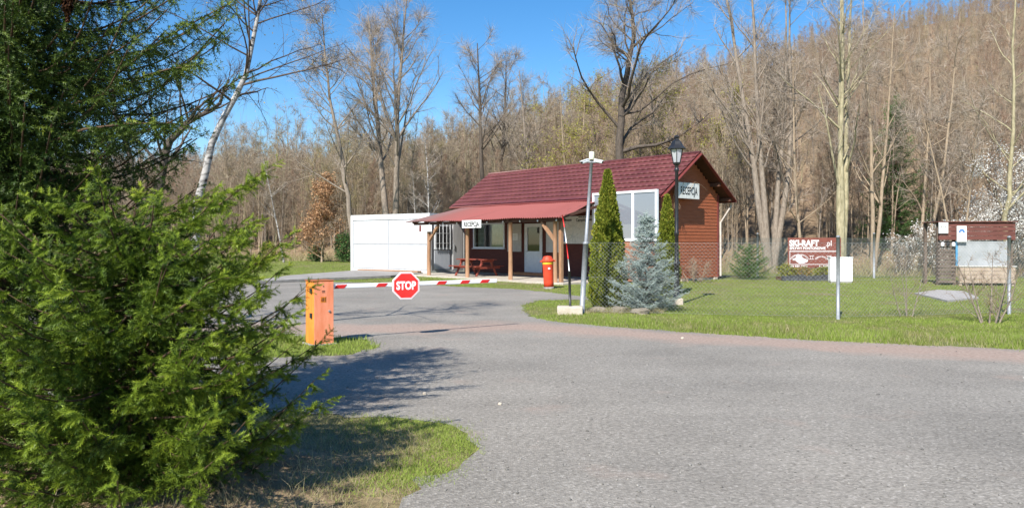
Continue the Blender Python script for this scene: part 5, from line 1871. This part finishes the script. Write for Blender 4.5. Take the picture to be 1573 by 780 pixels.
# lawn far left and strip round the barrier
P = np.concatenate([scatter_view(rng, 30000, 300, 760, 25, 62), scatter_view(rng, 9000, 300, 700, 10.0, 13.2)])
P = P[off_road(P, rng) & ~in_poly(P, [(p.x, p.y) for p in pth])]
hx = np.stack([(P[:, 0] - HUT.x) * math.cos(HRZ) + (P[:, 1] - HUT.y) * math.sin(HRZ), -(P[:, 0] - HUT.x) * math.sin(HRZ) + (P[:, 1] - HUT.y) * math.cos(HRZ)], 1)
P = P[~((hx[:, 0] > -12.3) & (hx[:, 0] < .06) & (hx[:, 1] > -3.8) & (hx[:, 1] < 4.3))]
tint = .72 + .12 * vnoise(P[:, 0], P[:, 1], 1.2, 8) + rng.normal(0, .14, len(P))
near_b = P[:, 1] < 14
hg = np.where(near_b, rng.uniform(.03, .09, len(P)), rng.uniform(.02, .05, len(P)))
blades('lawn_grass', 'grass of the far lawn and around the barrier cabinet', np.column_stack([P, height(P[:, 0], P[:, 1])]), hg, .004 + .0005 * P[:, 1], tint, .5, 2, True)
# bank at the foot of the spruces: green towards the drive, dry straw nearer
P = np.column_stack([rng.uniform(-3.0, -.2, 90000), rng.uniform(3.6, 7.3, 90000)])
P = P[off_road(P, rng)]
de = dist_poly(P, ROAD)
green = np.clip(1.35 - de / .55 + .25 * vnoise(P[:, 0], P[:, 1], 4, 31), 0, 1) * smooth(4.5, 5.0, P[:, 1]) * smooth(-1.75, -1.0, P[:, 0]) + .07
thin = vnoise(P[:, 0], P[:, 1], 5, 12)
keep = rng.uniform(0, 1, len(P)) < np.clip(.12 + green * .9 + .22 * thin, .05, 1)
P, green = P[keep], green[keep]
isg = rng.uniform(0, 1, len(P)) < green
tint = np.where(isg, rng.normal(.78, .15, len(P)), rng.uniform(0, .28, len(P)))
hg = np.where(isg, rng.uniform(.012, .034, len(P)) * (1 + .35 * vnoise(P[:, 0], P[:, 1], 6, 32)), rng.uniform(.01, .08, len(P)))
blades('bank_grass', 'green and straw-dry grass on the bank beside the drive', np.column_stack([P, height(P[:, 0], P[:, 1])]), hg, np.where(isg, .005, .0032), tint, 1.0, 3, True)
# long dry stalks
P = np.column_stack([rng.uniform(-2.6, -1.1, 230), rng.uniform(3.9, 5.8, 230)])
P = P[~in_poly(P, ROAD_EDGE)]
blades('dry_grass', 'long bleached grass stalks under the low spruce', np.column_stack([P, height(P[:, 0], P[:, 1])]), rng.uniform(.07, .24, len(P)), np.full(len(P), .004), rng.uniform(0, .12, len(P)), 1.1, 4)
P = np.column_stack([rng.uniform(1.6, 3.4, 1500), rng.normal(16.75, .18, 1500)])
blades('dry_tufts', 'dry bleached grass around the stones at the fence foot', np.column_stack([P, np.zeros(len(P))]), rng.uniform(.05, .16, len(P)), np.full(len(P), .008), rng.uniform(0, .2, len(P)), 1.2, 6, True)
# rough dead grass at the foot of the wood
xw = rng.uniform(-60, 45, 26000)
yw = tree_line(xw) + rng.normal(-.2, 1.5, 26000)
ok = ~((yw < 47) & (xw < 9))
P = np.column_stack([xw, yw])[ok]
P = P[np.abs((P[:, 0] / P[:, 1])) < .8]
blades('dead_grass', 'pale dead grass along the foot of the wood', np.column_stack([P, height(P[:, 0], P[:, 1])]), rng.uniform(.1, .6, len(P)), np.full(len(P), .03), rng.uniform(0, .25, len(P)), .8, 5, True)

# loose stones on the drive
rng = np.random.default_rng(9)
P = scatter_view(rng, 2600, 250, 1650, 4.2, 26, 1)
P = P[in_poly(P, ROAD_EDGE)]
so = np.array([(1, 0, 0), (0, 1, 0), (-1, 0, 0), (0, -1, 0), (0, 0, .8), (0, 0, -.5)])
sT = np.array([(0, 1, 4), (1, 2, 4), (2, 3, 4), (3, 0, 4), (1, 0, 5), (2, 1, 5), (3, 2, 5), (0, 3, 5)])
sz = np.clip(rng.lognormal(-5.05, .42, len(P)), .003, .022)
jit = so[None] * rng.uniform(.6, 1.3, (len(P), 6, 1)) * sz[:, None, None]
an = rng.uniform(0, 6.28, len(P))
ca, sa = np.cos(an)[:, None], np.sin(an)[:, None]
V = np.stack([jit[..., 0] * ca - jit[..., 1] * sa, jit[..., 0] * sa + jit[..., 1] * ca, jit[..., 2]], -1) + np.column_stack([P, np.full(len(P), .008)])[:, None]
T = (sT[None] + (np.arange(len(P)) * 6)[:, None, None]).reshape(-1, 3)
M_PEB = leaf_mat('loose_stones', [(.12, .115, .105), (.22, .21, .19), (.34, .32, .29)], 0, .9)
tag(obj('gravel', mesh_np('gravel', V.reshape(-1, 3), T, np.repeat(rng.uniform(0, 1, len(P)) ** 1.5, 6)), M_PEB), 'loose stones scattered over the drive', kind='stuff')
for k, (px_, py_, s_, lb) in enumerate(((768, 622, .022, 'small pale stone lying alone on the asphalt in mid drive'), (1048, 521, .035, 'pale stone on the road edge below the lamp post'), (652, 606, .024, 'tan stone at the rim of the spruce shadow'))):
    Y_ = 1824 / (py_ - 371)
    tag(obj('loose_stone', stone_mesh('loose_stone', s_, s_ * .8, s_ * .7, 20 + k), M_PALE_STONE, None, ((px_ - 786.5) / F * Y_, Y_, .006 + s_ * .4), (0, 0, k)), lb, 'stone')
